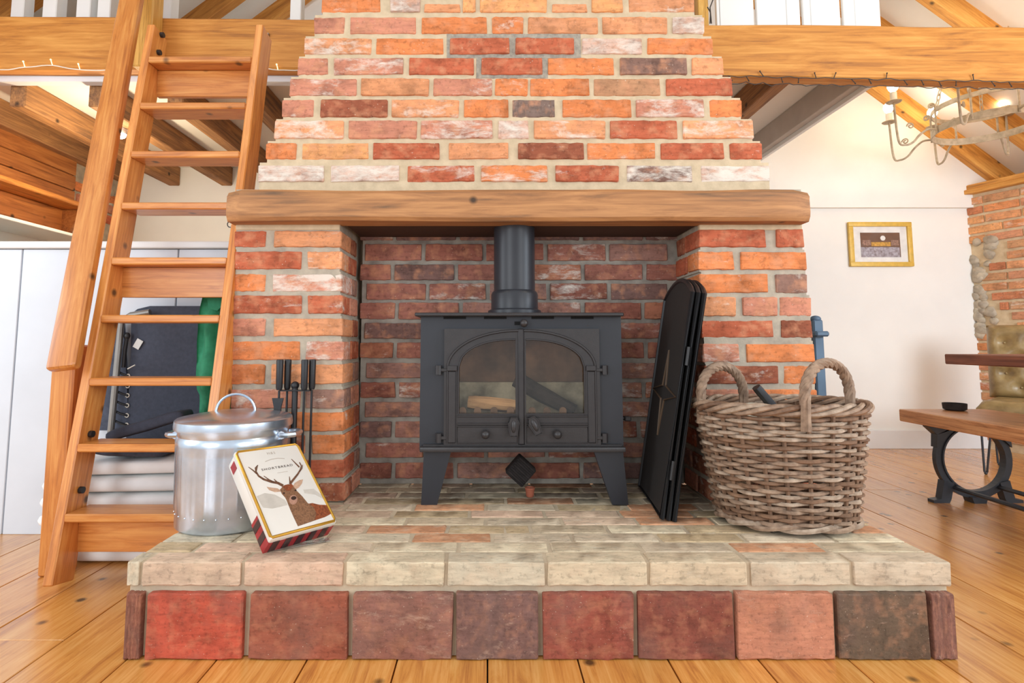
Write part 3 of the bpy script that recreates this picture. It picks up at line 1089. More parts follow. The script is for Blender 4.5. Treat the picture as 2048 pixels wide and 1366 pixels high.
door(888, 1036, 917, 1031, True)
door(1049, 1200, 1052, 1169, False)
p, q = sp(1037, 890, -.02), sp(1048, 657, -.02)
MB().box((p.x, YS - 0.020, p.z), (q.x, YS - 0.001, q.z), 0.004).build('centre_bar', M['iron'], stove)
# legs
zleg = bz0 + 0.004
for (a, b, c2, d2, yy) in ((848, 903, 842, 874, -.005), (1187, 1246, 1225, 1257, -.005), (855, 903, 850, 874, .2), (1187, 1240, 1222, 1250, .2)):
    p = [sp(a, 906, yy), sp(b, 906, yy), sp(d2, 1012, yy), sp(c2, 1012, yy)]
    zf = HZ + 0.001
    poly = [(p[3].x, zf), (p[2].x, zf), (p[1].x, zleg), (p[0].x, zleg)]
    MB().prism(poly, YS + yy, YS + yy + 0.022).build('leg', M['stove_body'], stove)
# side lever
c = sp(1245, 837, .06)
MB().tube([(sx1 - .002, YS + .06, c.z), (sx1 + 0.035, YS + .06, c.z)], 0.006).box((sx1 + .018, YS + .045, c.z - .008), (sx1 + 0.042, YS + .075, c.z + .008), .003).build('air_lever', M['iron'], stove)
# flue
fc = sp(1029, 600, 0.11)
fr0, fr1 = 0.0785, 0.089
MB().lathe([(fr1 + 0.012, tz), (fr1 + .012, tz + .014), (fr1, tz + .02), (fr1, tz + 0.075), (fr1 - .004, tz + .085), (fr0, tz + .09), (fr0, zt0 - 0.002)], 36,
           Matrix.Translation((fc.x, YS + 0.11, 0))).build('flue', M['stove_body'], stove)
# firebox lining
fb = YS + DEP - t_ - 0.002
zmid = pt(1045, 763, fb).z
MB().box((ox0 - .02, fb - 0.02, oz0 - .005), (ox1 + .02, fb, zmid), .002).build('firebrick', M['firebrick'], stove)
MB().box((ox0 - .02, fb - 0.028, zmid + .001), (ox1 + .02, fb, oz1 + .02)).build('baffle_plate', M['firebox'], stove)
g = MB()
gz = sp(1045, 828, .05).z
for px in (925, 955, 988, 1021, 1064, 1094, 1126):
    c = sp(px, 815, .03)
    g.box((c.x - .013, YS + .03, gz - .04), (c.x + .013, YS + .04, gz + .014), .003).tube([(c.x, YS + .03, gz + .014), (c.x, YS + .04, gz + .014)], .013, 12)
g.box((ox0 - .01, YS + .03, oz0), (ox1 + .01, YS + .04, gz - .01))
g.build('fire_fence', M['firebox'], stove)
MB().box((ox0 - .02, YS + .05, oz0), (ox1 + .02, fb - .03, oz0 + .03)).build('ash_bed', M['firebox'], stove)


def log(name, label, p0, p1, r, mat, seed, cat='log', seg=10):
    p0, p1 = V(p0), V(p1)
    L = (p1 - p0).length
    n = 8
    vs, fs = [], []
    for i in range(n + 1):
        for k in range(seg):
            a = 2 * PI * k / seg
            x = -L / 2 + L * i / n
            rr = r * (1 + 0.3 * noise.noise(V((x * 6, math.cos(a) * 1.3 + seed, math.sin(a) * 1.3))))
            if i in (0, n): rr *= 0.9
            vs.append((x, rr * math.cos(a), rr * math.sin(a)))
    for i in range(n):
        for k in range(seg):
            l = (k + 1) % seg
            fs.append((i * seg + k, i * seg + l, (i + 1) * seg + l, (i + 1) * seg + k))
    fs += [tuple(range(seg - 1, -1, -1)), tuple(n * seg + k for k in range(seg))]
    o = add(name, vs, fs, mat, None, frame(p1 - p0, (0, 0, 1), (p0 + p1) / 2), 30)
    if label: props(o, label, cat)
    return o


log('split_log', 'pale split log lying behind the left stove door glass', sp(937, 804, .09), sp(1032, 812, .07), 0.026, M['log'], 3)
log('charred_log', 'blackened log sloping behind the right stove door glass', sp(1030, 760, .12), sp(1150, 822, .08), 0.03, M['char'], 9)

# block and pot below the stove
kb = thing('kindling_block', 'dark ridged square wooden block propped under the stove', 'wood block', pt(1042, 972, 2.17))
W = Matrix.Translation(pt(1041, 940, 2.2) ) @ Matrix.Rotation(math.radians(42), 4, 'Y')
MB().box((-.043, -.03, -.043), (.043, .03, .043), .004).build('block', M['char'], kb, W)
for i in range(5):
    MB().box((-.04, -.036, -.035 + i * .0165), (.04, -.0295, -.026 + i * .0165), .002).build('ridge', M['char'], kb, W)
pc_ = pz(1060, 994, HZ)
pot = MB().lathe([(.012, 0), (.0145, .004), (.0165, .026), (.0185, .027), (.0185, .034), (.015, .034), (.013, .008), (0.0, .008)], 16, Matrix.Translation((pc_.x, pc_.y, HZ + .001))).build('terracotta_pot', M['terracotta'])
props(pot, 'tiny terracotta pot on the hearth under the stove', 'pot')

# ------------------------------------------------------------------ folded fire screen
scr = thing('fire_screen', 'folded black mesh fire screen with star leaning on the right pier', 'fire screen', pz(1310, 1010, HZ))
A = pz(1324, 1036, HZ + .0105)            # near bottom corner
B = pz(1277, 968, HZ + .0105)             # far bottom corner
B = A + (B - A) * 0.93
Tn = pt(1380, 566, 1.84)
axx = (B - A)                            # along the panel width
hgt = (Tn - A)
hgt -= axx.normalized() * hgt.dot(axx.normalized())
HL = hgt.length
WL = axx.length
Ws = frame(axx, hgt, A)                  # local x across panel, z up panel, y normal


def arch_top(x):
    t = x / WL
    return HL * (0.955 + 0.075 * math.sin(PI * min(max(t, 0), 1)) ** 0.8)


for pi_ in range(3):
    y0 = 0.0 - pi_ * 0.019
    n = 14
    outer = [(0, 0), (WL, 0)] + [(WL * (1 - i / n), arch_top(WL * (1 - i / n))) for i in range(n + 1)]
    P = MB()
    P.tube([(x, y0, z) for x, z in outer], 0.0085, 6, closed=True)
    fr = P.build('panel_frame', M['black'], scr, Ws)
    Q = MB()
    inn = [(0.006, 0.006), (WL - .006, 0.006)] + [(max(.006, min(WL - .006, WL * (1 - i / n))), arch_top(WL * (1 - i / n)) - .006) for i in range(n + 1)]
    Q.prism(inn, y0 - .0015, y0 + .0015)
    Q.build('mesh_panel', plain('screen_mesh', (40, 36, 34), 0.7, 0, 0.1, 120, 0.5), fr, Ws)
    if pi_ == 0:
        st = MB()
        cx_, cz_ = WL * .5, HL * .5
        pts = []
        for i in range(8):
            a = PI / 4 * i
            r_ = (0.15 if i % 4 == 2 else min(.19, WL * .46)) if i % 2 == 0 else 0.035
            pts.append((cx_ + r_ * math.cos(a), 0.004, cz_ + r_ * math.sin(a)))
        pts2 = [(x, -0.004, z) for x, _, z in pts]
        st.tube(pts, 0.004, 6, closed=True)
        st.build('star', plain('star_iron', (92, 72, 54), .5, .1), fr, Ws)
for zz in (0.2, 0.68):
    MB().tube([(-.006, -.0095, HL * zz - .03), (-.006, -.0095, HL * zz + .03)], .0055, 8).build('hinge', M['black'], scr, Ws)

# ------------------------------------------------------------------ willow basket
bc = pz(1572, 1075, HZ)
BY = bc.y + 0.148
BX = pt(1570, 1040, BY).x
BXT = pt(1556, 800, BY).x
bk = thing('wicker_basket', 'large grey willow log basket with two hoop handles', 'basket', (BX, BY, HZ))
bzb, bzt = HZ + 0.014, pt(1556, 806, BY).z
NST = 24


def prof(t):
    """t 0..1 bottom to top -> centre x, semi axes"""
    ax = 0.198 + 0.058 * t ** 0.9
    ay = 0.148 + 0.022 * t
    ay2 = ay
    return BX + (BXT - BX) * t, ax, ay2


def bp(t, th, out=0.0):
    cx_, ax, ay = prof(t)
    e = 0.9
    c, s_ = math.cos(th), math.sin(th)
    return V((cx_ + (ax + out) * math.copysign(abs(c) ** e, c), BY + (ay + out) * math.copysign(abs(s_) ** e, s_), bzb + (bzt - bzb) * t))


rw = random.Random(2)
for i in range(NST):
    th = 2 * PI * i / NST
    MB().tube([bp(t / 8, th) for t in range(9)], 0.0065, 6).build('stake', M['wicker_b'], bk)
NR = 27
for r_ in range(NR):
    t = 0.055 + 0.86 * r_ / (NR - 1)
    n = NST * 6
    path = []
    ph = rw.uniform(0, 6)
    for k in range(n):
        th = 2 * PI * k / n
        o = 0.009 * math.cos(NST * th / 2 + PI * (r_ % 2))
        p = bp(t, th, o)
        p.z += 0.0022 * math.sin(3 * th + ph) + 0.0012 * noise.noise(V((th * 8, r_ * 3.1, 0)))
        path.append(p)
    rr_ = [0.0062 * (1 + .18 * noise.noise(V((k * .09, r_ * 5.3, 2)))) for k in range(n)]
    MB().tube(path, rr_, 6, closed=True).build('weaver', M[rw.choice(['wicker', 'wicker', 'wicker_b', 'wicker_c'])], bk)
for base_t, names in ((0.955, 'rim_braid'), (0.012, 'foot_braid')):
    for k in range(4 if base_t > .5 else 2):
        n = 150
        path = []
        for q in range(n):
            th = 2 * PI * q / n
            a = 6 * th + k * PI / 2 * (1 if base_t > .5 else 2)
            p = bp(base_t, th, 0.011 * math.cos(a) + .003)
            p.z += (0.012 if base_t > .5 else .006) * math.sin(a) + (0.012 if base_t > .5 else .004)
            path.append(p)
        MB().tube(path, 0.0078, 6, closed=True).build(names, M[('wicker', 'wicker_c', 'wicker', 'wicker_b')[k]], bk)
# floor of the basket
MB().lathe([(0.0, 0), (1, 0), (1, .012), (0, .012)], 30, Matrix.Translation((BX, BY, bzb + .015)) @ Matrix.Diagonal((.19, .14, 1, 1)), False).build('base', M['wicker_b'], bk)


def hoop(pa, pb, top, lean):
    h = None
    base = []
    n = 34
    for q in range(n + 1):
        a = PI * q / n
        c = (pa + pb) / 2
        p = c + (pa - pb) / 2 * math.cos(a) + V((0, 0, 1)) * top * math.sin(a) ** .9 + lean * math.sin(a)
        base.append(p)
    base = [pa + V((0, 0, -.09))] + base + [pb + V((0, 0, -.09))]
    H = MB()
    for k in range(4):
        path = []
        for i, p in enumerate(base):
            t = base[min(i + 1, len(base) - 1)] - base[max(i - 1, 0)]
            t.normalize()
            u1 = t.orthogonal() if False else (V((0, 1, 0)) - t * t.y).normalized()
            u2 = t.cross(u1)
            a = i * 0.62 + k * PI / 2
            path.append(p + (u1 * math.cos(a) + u2 * math.sin(a)) * 0.0085)
        H.tube(path, 0.0085, 6)
    H.build('handle', M['wicker'], bk)


zt_b = bzt
hoop(pt(1402, 790, BY - .0), pt(1487, 790, BY + .10), 0.095, V((0, 0, 0)))
hoop(pt(1610, 800, BY - .185), pt(1700, 792, BY - .06), 0.105, V((0.0, 0, 0)))
# things in the basket
log('fire_log', 'dark log end poking above the basket rim in the middle', pt(1560, 830, BY + .06), pt(1513, 774, BY + .05), 0.017, M['black'], 5)
log('fire_log', 'grey split log lying inside the basket at the left', (BXT - .16, BY - .02, bzt - .035), (BXT - .03, BY + .07, bzt - .03), 0.026, M['firebrick'], 6)
log('fire_log', 'brown log lying inside the basket at the right', (BXT + .03, BY - .05, bzt - .045), (BXT + .17, BY + .04, bzt - .04), 0.03, M['old_joist'], 7)
log('fire_log', 'brown log lying across the bottom of the basket', (BXT - .15, BY + .02, bzt - .13), (BXT + .15, BY - .02, bzt - .12), 0.04, M['old_joist'], 8)

# ------------------------------------------------------------------ galvanised bin
gc = pz(470, 1072, HZ)
GR = 0.168
GY = gc.y + GR - 0.014
GX = pt(466, 960, GY).x
gb = thing('galvanised_bin', 'small galvanised steel bin with ribbed sides and lid', 'bin', (GX, GY, HZ))
Wg = Matrix.Translation((GX, GY, HZ + .001))
gzt = pt(470, 866, GY - GR).z - HZ
seg = 96
vs, fs = [], []
zs = [0, .004, .03, .045, .06, .10, .16, .22, gzt - .07, gzt - .05, gzt - .035, gzt - .025, gzt - .012, gzt]
for i, z in enumerate(zs):
    for k in range(seg):
        a = 2 * PI * k / seg
        r = GR * (0.965 + 0.035 * z / gzt)
        if .06 <= z <= gzt - .065:
            w = (a / (2 * PI) * 30) % 1
            r += 0.0028 * (1 if w < .22 else (0 if w < .5 else (1 if w < .72 else 0)))
        if i in (9, 10): r += .003
        if i == 11: r -= .003
        if i == 0: r -= .004
        vs.append((r * math.cos(a), r * math.sin(a), z))
for i in range(len(zs) - 1):
    for k in range(seg):
        l = (k + 1) % seg
        fs.append((i * seg + k, i * seg + l, (i + 1) * seg + l, (i + 1) * seg + k))
fs.append(tuple(range(seg - 1, -1, -1)))
add('body', vs, fs, M['galv'], gb, Wg, 40)
lid = MB().lathe([(GR + .003, gzt - .002), (GR + .009, gzt - .004), (GR + .010, gzt + .004), (GR + .008, gzt + .021), (GR + .003, gzt + .026), (GR * .8, gzt + .033), (GR * .45, gzt + .043), (GR * .1, gzt + .047), (0, gzt + .047)], 64).build('lid', M['galv'], gb, Wg)
MB().tube([(-.062 + .0, .0, gzt + .036)] + [(-.06 * math.cos(PI * i / 14), 0, gzt + .04 + .058 * math.sin(PI * i / 14)) for i in range(15)] + [(.062, 0, gzt + .036)], .0045, 8).build('lid_handle', M['galv'], lid, Wg @ Matrix.Rotation(math.radians(12), 4, 'Z'))
for s_ in (-1, 1):
    H = MB()
    zz = gzt - .028
    path = [(s_ * (GR - .004), -.04, zz), (s_ * (GR + .02), -.042, zz), (s_ * (GR + .034), -.03, zz), (s_ * (GR + .034), .03, zz), (s_ * (GR + .02), .042, zz), (s_ * (GR - .004), .04, zz)]
    H.tube(path, .0095, 8)
    H.tube([(s_ * (GR + .0), -.045, zz), (s_ * (GR + .0), -.03, zz)], .013, 8)
    H.build('side_handle', M['galv'], gb, Wg)
for k in range(30):
    a = 2 * PI * (k + .3) / 30
    if math.sin(a) < .2:
        MB().ball(((GR * .972) * math.cos(a), (GR * .972) * math.sin(a), .046), .0024, 6, 4).build('dimple', M['galv'], gb, Wg)

# ------------------------------------------------------------------ shortbread tin
tin = [-0.5683, 1.4965, 0.2868, -0.8527, 0.0287, 0.8975, 0.2004, 0.2974, 0.0619]
Wt = Matrix.Translation(tin[:3]) @ Matrix.Rotation(tin[5], 4, 'Z') @ Matrix.Rotation(tin[3], 4, 'X') @ Matrix.Rotation(tin[4], 4, 'Y')
TW, TH, TD = tin[6:9]
tn = thing('shortbread_tin', 'shortbread biscuit tin printed with a stag leaning on the bin', 'tin', (-0.52, 1.6, HZ))
MB().box((0, 0.006, 0), (TW, TD, TH), .006, 2).build('box', M['tin_lid'], tn, Wt)
lidt = MB().box((-.0015, 0, -.0015), (TW + .0015, .018, TH + .0015), .005, 2).build('lid', M['tin_lid'], tn, Wt)
rim = MB().tube([(.004, .001, .004), (TW - .004, .001, .004), (TW - .001, .001, .012), (TW - .001, .001, TH - .012), (TW - .008, .001, TH - .001), (.008, .001, TH - .001), (.001, .001, TH - .01), (.001, .001, .01)], .0042, 8, closed=True)
rim.build('gold_rim', M['gold'], lidt, Wt)
e1, e2, tl = V((515, -60)), V((295, 695)), V((560, 495))
det = e1.x * e2.y - e1.y * e2.x


def uv(x, y, d=0.0006):
    p = V((x, y)) - tl
    a = (p.x * e2.y - p.y * e2.x) / det
    b = (e1.x * p.y - e1.y * p.x) / det
    return V((min(max(TW * a, .005), TW - .005), -d, min(max(TH * (1 - b), .005), TH - .005)))


def flat(name, poly, mat, d):
    n = len(poly)
    vs = [uv(x, y, d) for x, y in poly] + [uv(x, y, d - .0012) for x, y in poly]
    fs = [tuple(range(n)), tuple(range(2 * n - 1, n - 1, -1))] + [(i, i + n, (i + 1) % n + n, (i + 1) % n) for i in range(n)]
    return add(name, vs, fs, mat, lidt, Wt, None)


def ell(cx_, cy_, rx, ry, n=14):
    return [(cx_ + rx * math.cos(2 * PI * i / n), cy_ + ry * math.sin(2 * PI * i / n)) for i in range(n)]


def stroke(name, pts, w0, w1, mat, d):
    pts = [V(p) for p in pts]
    L, R = [], []
    for i, p in enumerate(pts):
        t = (pts[min(i + 1, len(pts) - 1)] - pts[max(i - 1, 0)]).normalized()
        n_ = V((-t.y, t.x)); w = w0 + (w1 - w0) * i / (len(pts) - 1)
        L.append(tuple(p + n_ * w / 2)); R.append(tuple(p - n_ * w / 2))
    return flat(name, L + R[::-1], mat, d)


flat('printed_snow', [(740, 870), (800, 850), (880, 870), (960, 920), (980, 960), (860, 975), (790, 960)], M['snow_grey'], .0003)
flat('printed_snow', [(1110, 850), (1200, 850), (1290, 900), (1300, 940), (1210, 900), (1120, 880)], M['snow_grey'], .0003)
flat('printed_body', [(1140, 968), (1180, 965), (1240, 985), (1320, 990), (1352, 1020), (1372, 1062), (1280, 1085), (1170, 1105), (1180, 1030)], M['fur_red'], .0005)
flat('printed_neck', [(955, 880), (985, 960), (1000, 1000), (1025, 1060), (1055, 1128), (1190, 1102), (1208, 1050), (1190, 1000), (1140, 960), (1100, 905), (1060, 860)], M['fur'], .0007)
flat('printed_ear', [(935, 850), (880, 850), (835, 830), (815, 803), (850, 812), (900, 822)], M['fur_pale'], .0008)
flat('printed_ear', [(1020, 822), (1040, 790), (1080, 768), (1112, 764), (1100, 800), (1075, 828), (1045, 845)], M['fur_pale'], .0008)
flat('printed_head', [(920, 835), (945, 806), (985, 795), (1020, 806), (1050, 845), (1064, 880), (1064, 930), (1040, 965), (1010, 972), (985, 950), (960, 900), (935, 870)], M['fur'], .001)
flat('printed_muzzle', ell(1024, 925, 34, 38), M['pink_nose'], .0012)
flat('printed_nose', ell(1028, 912, 22, 15), M['ink'], .0014)
flat('printed_eye', ell(950, 866, 9, 7, 8), M['ink'], .0013)
flat('printed_eye', ell(1045, 852, 9, 7, 8), M['ink'], .0013)
flat('printed_forelock', [(940, 812), (960, 800), (1015, 796), (1030, 815), (1000, 850), (970, 848)], M['fur_red'], .0012)
for pts, w0, w1 in (([(945, 805), (905, 780), (850, 765), (790, 740), (750, 710), (728, 672), (738, 620)], 20, 8), ([(735, 690), (705, 660), (668, 630)], 10, 3),
                    ([(870, 770), (830, 745), (790, 712)], 10, 3), ([(915, 785), (890, 765), (872, 745)], 10, 4), ([(728, 668), (722, 640), (742, 618)], 10, 5),
                    ([(1000, 795), (1035, 755), (1070, 715), (1092, 680), (1104, 645), (1088, 612)], 20, 7), ([(1085, 655), (1050, 615), (1018, 578)], 11, 3),
                    ([(1085, 695), (1108, 668), (1116, 635)], 10, 3), ([(1003, 788), (1000, 760), (998, 732)], 12, 4)):
    stroke('printed_antler', pts, w0, w1, M['antler'], .0011)
stroke('printed_line', [(900, 694), (985, 686)], 3, 3, M['faint_ink'], .0008)
stroke('printed_line', [(800, 590), (850, 572), (905, 566), (960, 572)], 6, 6, M['faint_ink'], .0008)


def text(body, size, M_, mat, parent, name):
    cu = bpy.data.curves.new('t', 'FONT')
    cu.body = body
    cu.size = size
    cu.align_x = 'CENTER'
    cu.extrude = 0.0003
    cu.space_character = 1.22
    cu.offset = -0.00025
    cu.resolution_u = 2
    to = bpy.data.objects.new('t', cu)
    COL.objects.link(to)
    bpy.context.view_layer.update()
    me = bpy.data.meshes.new_from_object(to.evaluated_get(bpy.context.evaluated_depsgraph_get()))
    bpy.data.objects.remove(to)
    vs = [v.co.copy() for v in me.vertices]
    fs = [tuple(p.vertices) for p in me.polygons]
    bpy.data.meshes.remove(me)
    return add(name, vs, fs, mat, parent, M_, None)


c = uv(903, 655, .001)
text('SHORTBREAD', .0138, Wt @ Matrix.Translation(c) @ Matrix.Rotation(PI / 2, 4, 'X') @ Matrix.Diagonal((1.0, .8, 1, 1)), M['ink'], lidt, 'lettering')
c = uv(850, 528, .001)
text('M&S', .013, Wt @ Matrix.Translation(c) @ Matrix.Rotation(PI / 2, 4, 'X'), M['faint_ink'], lidt, 'logo_lettering')
# tartan sides : bottom edge and lower third of the left side
tb = MB().box((-.0006, .019, -.0006), (.002, TD - .001, TH * .30)).box((.0, .019, -.0008), (TW, TD - .001, .002)).build('tartan_band', M['red'], tn, Wt)
for i in range(5):
    MB().box((.012 + i * .038, .018, -.0016), (.032 + i * .038, TD - .002, -.0004)).build('tartan_check', M['tartan_black'], tb, Wt)
for i in range(2):
    MB().box((-.0014, .019, .02 + i * .038), (-.0002, TD - .002, .04 + i * .038)).build('tartan_check', M['tartan_black'], tb, Wt)
MB().box((-.0012, .022, TH * .86), (-.0002, .05, TH * .95)).build('red_mark', M['red'], tn, Wt)
# clear prop under the tin
cs = thing('clear_stand', 'clear plastic easel foot under the shortbread tin', 'stand', (-.5, 1.6, HZ))
p, q = pz(535, 1098, HZ + .004), pz(660, 1076, HZ + .004)
bar('foot', p + V((0, -.01, 0)), q + V((0, -.01, 0)), .03, .004, M['clear'], cs, .001)

# ------------------------------------------------------------------ pine ladder
LY0 = pz(110, 1200, 0).y


def lp(px, py, k, off=0.0):
    d = ray(px, py)
    t = (LY0 + off + k * EYE) / (d.y - k * d.z)
    return EV + d * t


lo_k, hi_k = 0.05, 0.9
for _ in range(40):
    LK = (lo_k + hi_k) / 2
    w1 = (lp(503, 115, LK) - lp(297, 115, LK)).x
    w9 = (lp(389, 1035, LK) - lp(125, 1035, LK)).x
    if w1 < w9: lo_k = LK
    else: hi_k = LK
ldr = thing('ladder_stair', 'orange pine loft ladder with open treads beside the chimney', 'ladder', lp(250, 1200, LK))
nrm = V((0, 1, -LK)).normalized()
LX = {}
for nm, (pxb, pyb), (pxt, pyt), sg in (('l', (98, 1200), (297, 115), -1), ('r', (367, 1200), (503, 115), 1)):
    a, b = lp(pxb, pyb, LK), lp(pxt, pyt, LK)
    LX[nm] = (a, b)
    d = (b - a) / (b.z - a.z)
    bot = a - d * a.z
    top = lp(305 if nm == 'l' else 518, 48, LK)
    top = a + d * (top.z - a.z)
    o = V((sg * 0.016, 0, 0)) + nrm * 0.05
    z_fix = -0.052 * nrm.z      # keep the sawn foot on the floor
    st = bar('stile', bot + o + d * 0.036, top + o, 0.032, 0.10, M['ladder'], ldr, 0.004, up=(0, -1, LK))
    LX[nm + 'o'] = st


def lx(nm, z):
    a, b = LX[nm]
    t = (z - a.z) / (b.z - a.z)
    return (a + (b - a) * t).x


tops = [113, 205, 302, 405, 515, 630, 756, 888, 1028]
for i, ty in enumerate(tops):
    p = lp(300, ty, LK)
    z1 = p.z; th = 0.027
    xa, xb = lx('l', z1), lx('r', z1)
    yf = p.y
    dep = 0.115
    bar('tread', (xa, yf + dep / 2 - .004, z1 - th / 2), (xb, yf + dep / 2 - .004, z1 - th / 2), dep, th, M['ladder'], ldr, 0.004)
    if i in (0, 4, 8):
        h = 0.115
        bar('riser', (xa, yf + .075, z1 - th - h / 2 - .001), (xb, yf + .075, z1 - th - h / 2 - .001), 0.022, h, M['ladder'], ldr, 0.002)
for nm, px, py in (('l', 157, 868), ('l', 153, 980), ('l', 316, 70), ('l', 316, 105), ('r', 519, 62)):
    c = lp(px, py, LK, 0.05)
    xs_ = lx(nm, c.z) + (0.001 if nm == 'l' else -0.001)
    sg = 1 if nm == 'l' else -1
    MB().tube([(xs_, c.y, c.z), (xs_ + sg * .012, c.y, c.z)], 0.0115, 10).build('bolt', M['black'], ldr)
c = lp(331, 97, LK, 0.09)
MB().box((c.x - .012, YBEAM - .006, c.z - .028), (c.x + .012, YBEAM - .001, c.z + .028), .001).build('steel_plate', M['steel'], ldr)
c = pt(533, 71, YBEAM)
MB().box((c.x - .012, YBEAM - .012, c.z - .008), (c.x + .015, YBEAM - .001, c.z + .008), .001).build('steel_bracket', M['steel'], ldr)
c = lp(462, 449, LK)
MB().tube([(c.x + .012 * math.cos(a * .6), c.y - .004, c.z + .012 * math.sin(a * .6)) for a in range(9)], .002, 6).build('hook', M['black'], ldr)

hr = thing('handrail', 'broad rounded pine handrail running up left of the ladder', 'handrail', pt(122, 745, 1.86))
pa, pb = pt(126, 740, 1.86), pt(262, 8, 2.42)
dd = (pb - pa).normalized()
rail = bar('rail', pa, pb + dd * .25, 0.098, 0.042, M['ladder'], hr, 0.017, up=(0, -1, .35), seg=3)
c = pt(141, 750, 2.0)
newel = bar('post', (c.x, 2.0, 0.001), (c.x, 2.0, pt(141, 690, 2.0).z), 0.082, 0.082, M['ladder'], hr, 0.006, up=(0, -1, 0))
c = pt(294, 40, YBEAM - .06)
bar('upper_post', (c.x, YBEAM - .046, pt(290, 150, YBEAM).z), (c.x, YBEAM - .046, 2.85), 0.09, 0.09, M['yellow_light_wood'], hr, 0.006, up=(0, -1, 0))

# ------------------------------------------------------------------ fire tools
YT = YP - 0.045
ts = thing('fire_tool_stand', 'black fire tool stand with ball finial behind the bin', 'tool stand', (pt(590, 1000, YT).x, YT, HZ))
X0 = pt(590, 780, YT).x
zb_ = pt(590, 773, YT).z
MB().tube([(X0, YT, HZ + .012), (X0, YT, zb_)], 0.0105, 10).ball((X0, YT, zb_ + .004), .0145).build('pole', M['black'], ts)
MB().lathe([(.034, 0), (.034, .008), (.02, .014), (0, .014)], 28, Matrix.Translation((X0, YT, HZ + .001))).build('base', M['black'], ts)
zh = pt(590, 781, YT).z
MB().box((X0 - .052, YT - .014, zh - .002), (X0 + .055, YT + .014, zh + .002), .001).build('hanger', M['black'], ts)


def tool(name, label, px, yo, tail):
    x = pt(px, 760, YT).x
    y = YT + yo
    t_o = thing(name, label, 'fire tool', (x, y, HZ + .03), 'fire tools on the stand')
    z1, z0 = pt(px, 719, YT).z, pt(px, 780, YT).z
    MB().lathe([(.009, z0 + .001), (.0115, z0 + .01), (.0125, z1 - .004), (.011, z1)], 14, Matrix.Translation((x, y, 0))).build('grip', M['black'], t_o)
    end = HZ + .09
    MB().tube([(x, y, z0 - .001), (x, y, end)], .0042, 8).build('rod', M['black'], t_o)
    if tail == 'shovel':
        zs = pt(px, 795, YT).z
        MB().prism([(x - .02, zs), (x + .02, zs), (x + .013, zs - .03), (x + .011, zs - .07), (x - .011, zs - .07), (x - .013, zs - .03)], y - .012, y - .006).build('socket', M['black'], t_o)
        MB().prism([(x - .013, end - .05), (x + .013, end - .05), (x + .013, end + .02), (x, end + .04), (x - .013, end + .02)], y - .006, y - .0042).build('blade', M['black'], t_o)
    elif tail == 'brush':
        MB().lathe([(.006, end + .03), (.010, end), (.014, end - .05), (0, end - .055)], 12, Matrix.Translation((x, y, 0))).build('bristles', M['wicker_b'], t_o)
    elif tail == 'poker':
        MB().tube([(x, y, end), (x, y, end - .05), (x + .012, y, end - .06), (x + .02, y, end - .05)], .0042, 8).build('tip', M['black'], t_o)
    else:
        MB().tube([(x, y, end), (x + .008, y, end - .03), (x, y, end - .06)], .004, 8).tube([(x, y, end), (x - .008, y, end - .03), (x, y, end - .06)], .004, 8).build('jaws', M['black'], t_o)


tool('hearth_shovel', 'black hearth shovel, leftmost of the hanging fire tools', 561.5, -.012, 'shovel')
tool('hearth_brush', 'black handled hearth brush, second of the hanging fire tools', 572.5, .012, 'brush')
tool('fire_poker', 'black fire poker just right of the ball finial', 611, -.012, 'poker')
tool('fire_tongs', 'black fire tongs, rightmost of the hanging fire tools', 622, .012, 'tongs')

# ------------------------------------------------------------------ left rear objects
def slab_soft(name, label, cat, x0, x1, y0, y1, z0, z1, mat, tilt=0.0, seed=0, amp=.006, group=None, nx=22, ny=10, W=None, p=5.0):
    """rounded, slightly lumpy folded cloth"""
    cx, cy, cz = (x0 + x1) / 2, (y0 + y1) / 2, (z0 + z1) / 2
    ax, ay, az = (x1 - x0) / 2, (y1 - y0) / 2, (z1 - z0) / 2
    vs, fs = [], []
    nu, nv = 48, 12
    for j in range(nv + 1):
        ph = -PI / 2 + PI * j / nv
        for i in range(nu):
            th = 2 * PI * i / nu
            e1_, e2_ = .28, .55
            cp, sp_ = math.cos(ph), math.sin(ph)
            ct, stt = math.cos(th), math.sin(th)
            pw = lambda v, e: math.copysign(abs(v) ** e, v)
            x = ax * pw(cp, e2_) * pw(ct, e1_); y = ay * pw(cp, e2_) * pw(stt, e1_); z = az * pw(sp_, e2_)
            n = noise.noise(V((x * 9 + seed * 7, y * 9, z * 14))) * amp
            vs.append((cx + x + n, cy + y + n * .7, cz + z + n * .5 + tilt * x))
    for j in range(nv):
        for i in range(nu):
            l = (i + 1) % nu
            fs.append((j * nu + i, j * nu + l, (j + 1) * nu + l, (j + 1) * nu + i))
    o = add(name, vs, fs, mat, None, W, 60)
    return props(o, label, cat, group)


QY0, QY1 = 2.065, 2.282
zlist = [0.002, .063, .122, .186, .250, .312]
xl = [pt(v - 12, y, QY0).x for v, y in ((86, 1130), (84, 1080), (75, 1010), (76, 985), (83, 955), (90, 925))]
labs = ['white folded quilt lying on the floor, bottom of the pile', 'white folded quilt second from the bottom of the pile', 'white folded quilt third from the bottom of the pile',
        'white folded quilt fourth from the bottom, longest to the left', 'white folded quilt just below the top one of the pile', 'white folded quilt on top of the pile under the dark cloths']
for i in range(6):
    slab_soft('folded_quilt', labs[i], 'quilt', xl[i], -1.015, QY0 + .004 * (i % 2), QY1, zlist[i], zlist[i] + .058, M['linen'], 0.0 + .005 * i, i, .003, 'folded white quilts behind the ladder')
zt6 = zlist[5] + .062
slab_soft('folded_cloth', 'flat charcoal folded bag on the quilts at the left', 'bag', pt(178, 870, QY0).x, pt(322, 870, QY0).x, QY0 - .005, QY1 - .04, zt6 + .004, zt6 + .05, M['charcoal'], -.06, 11, .012)
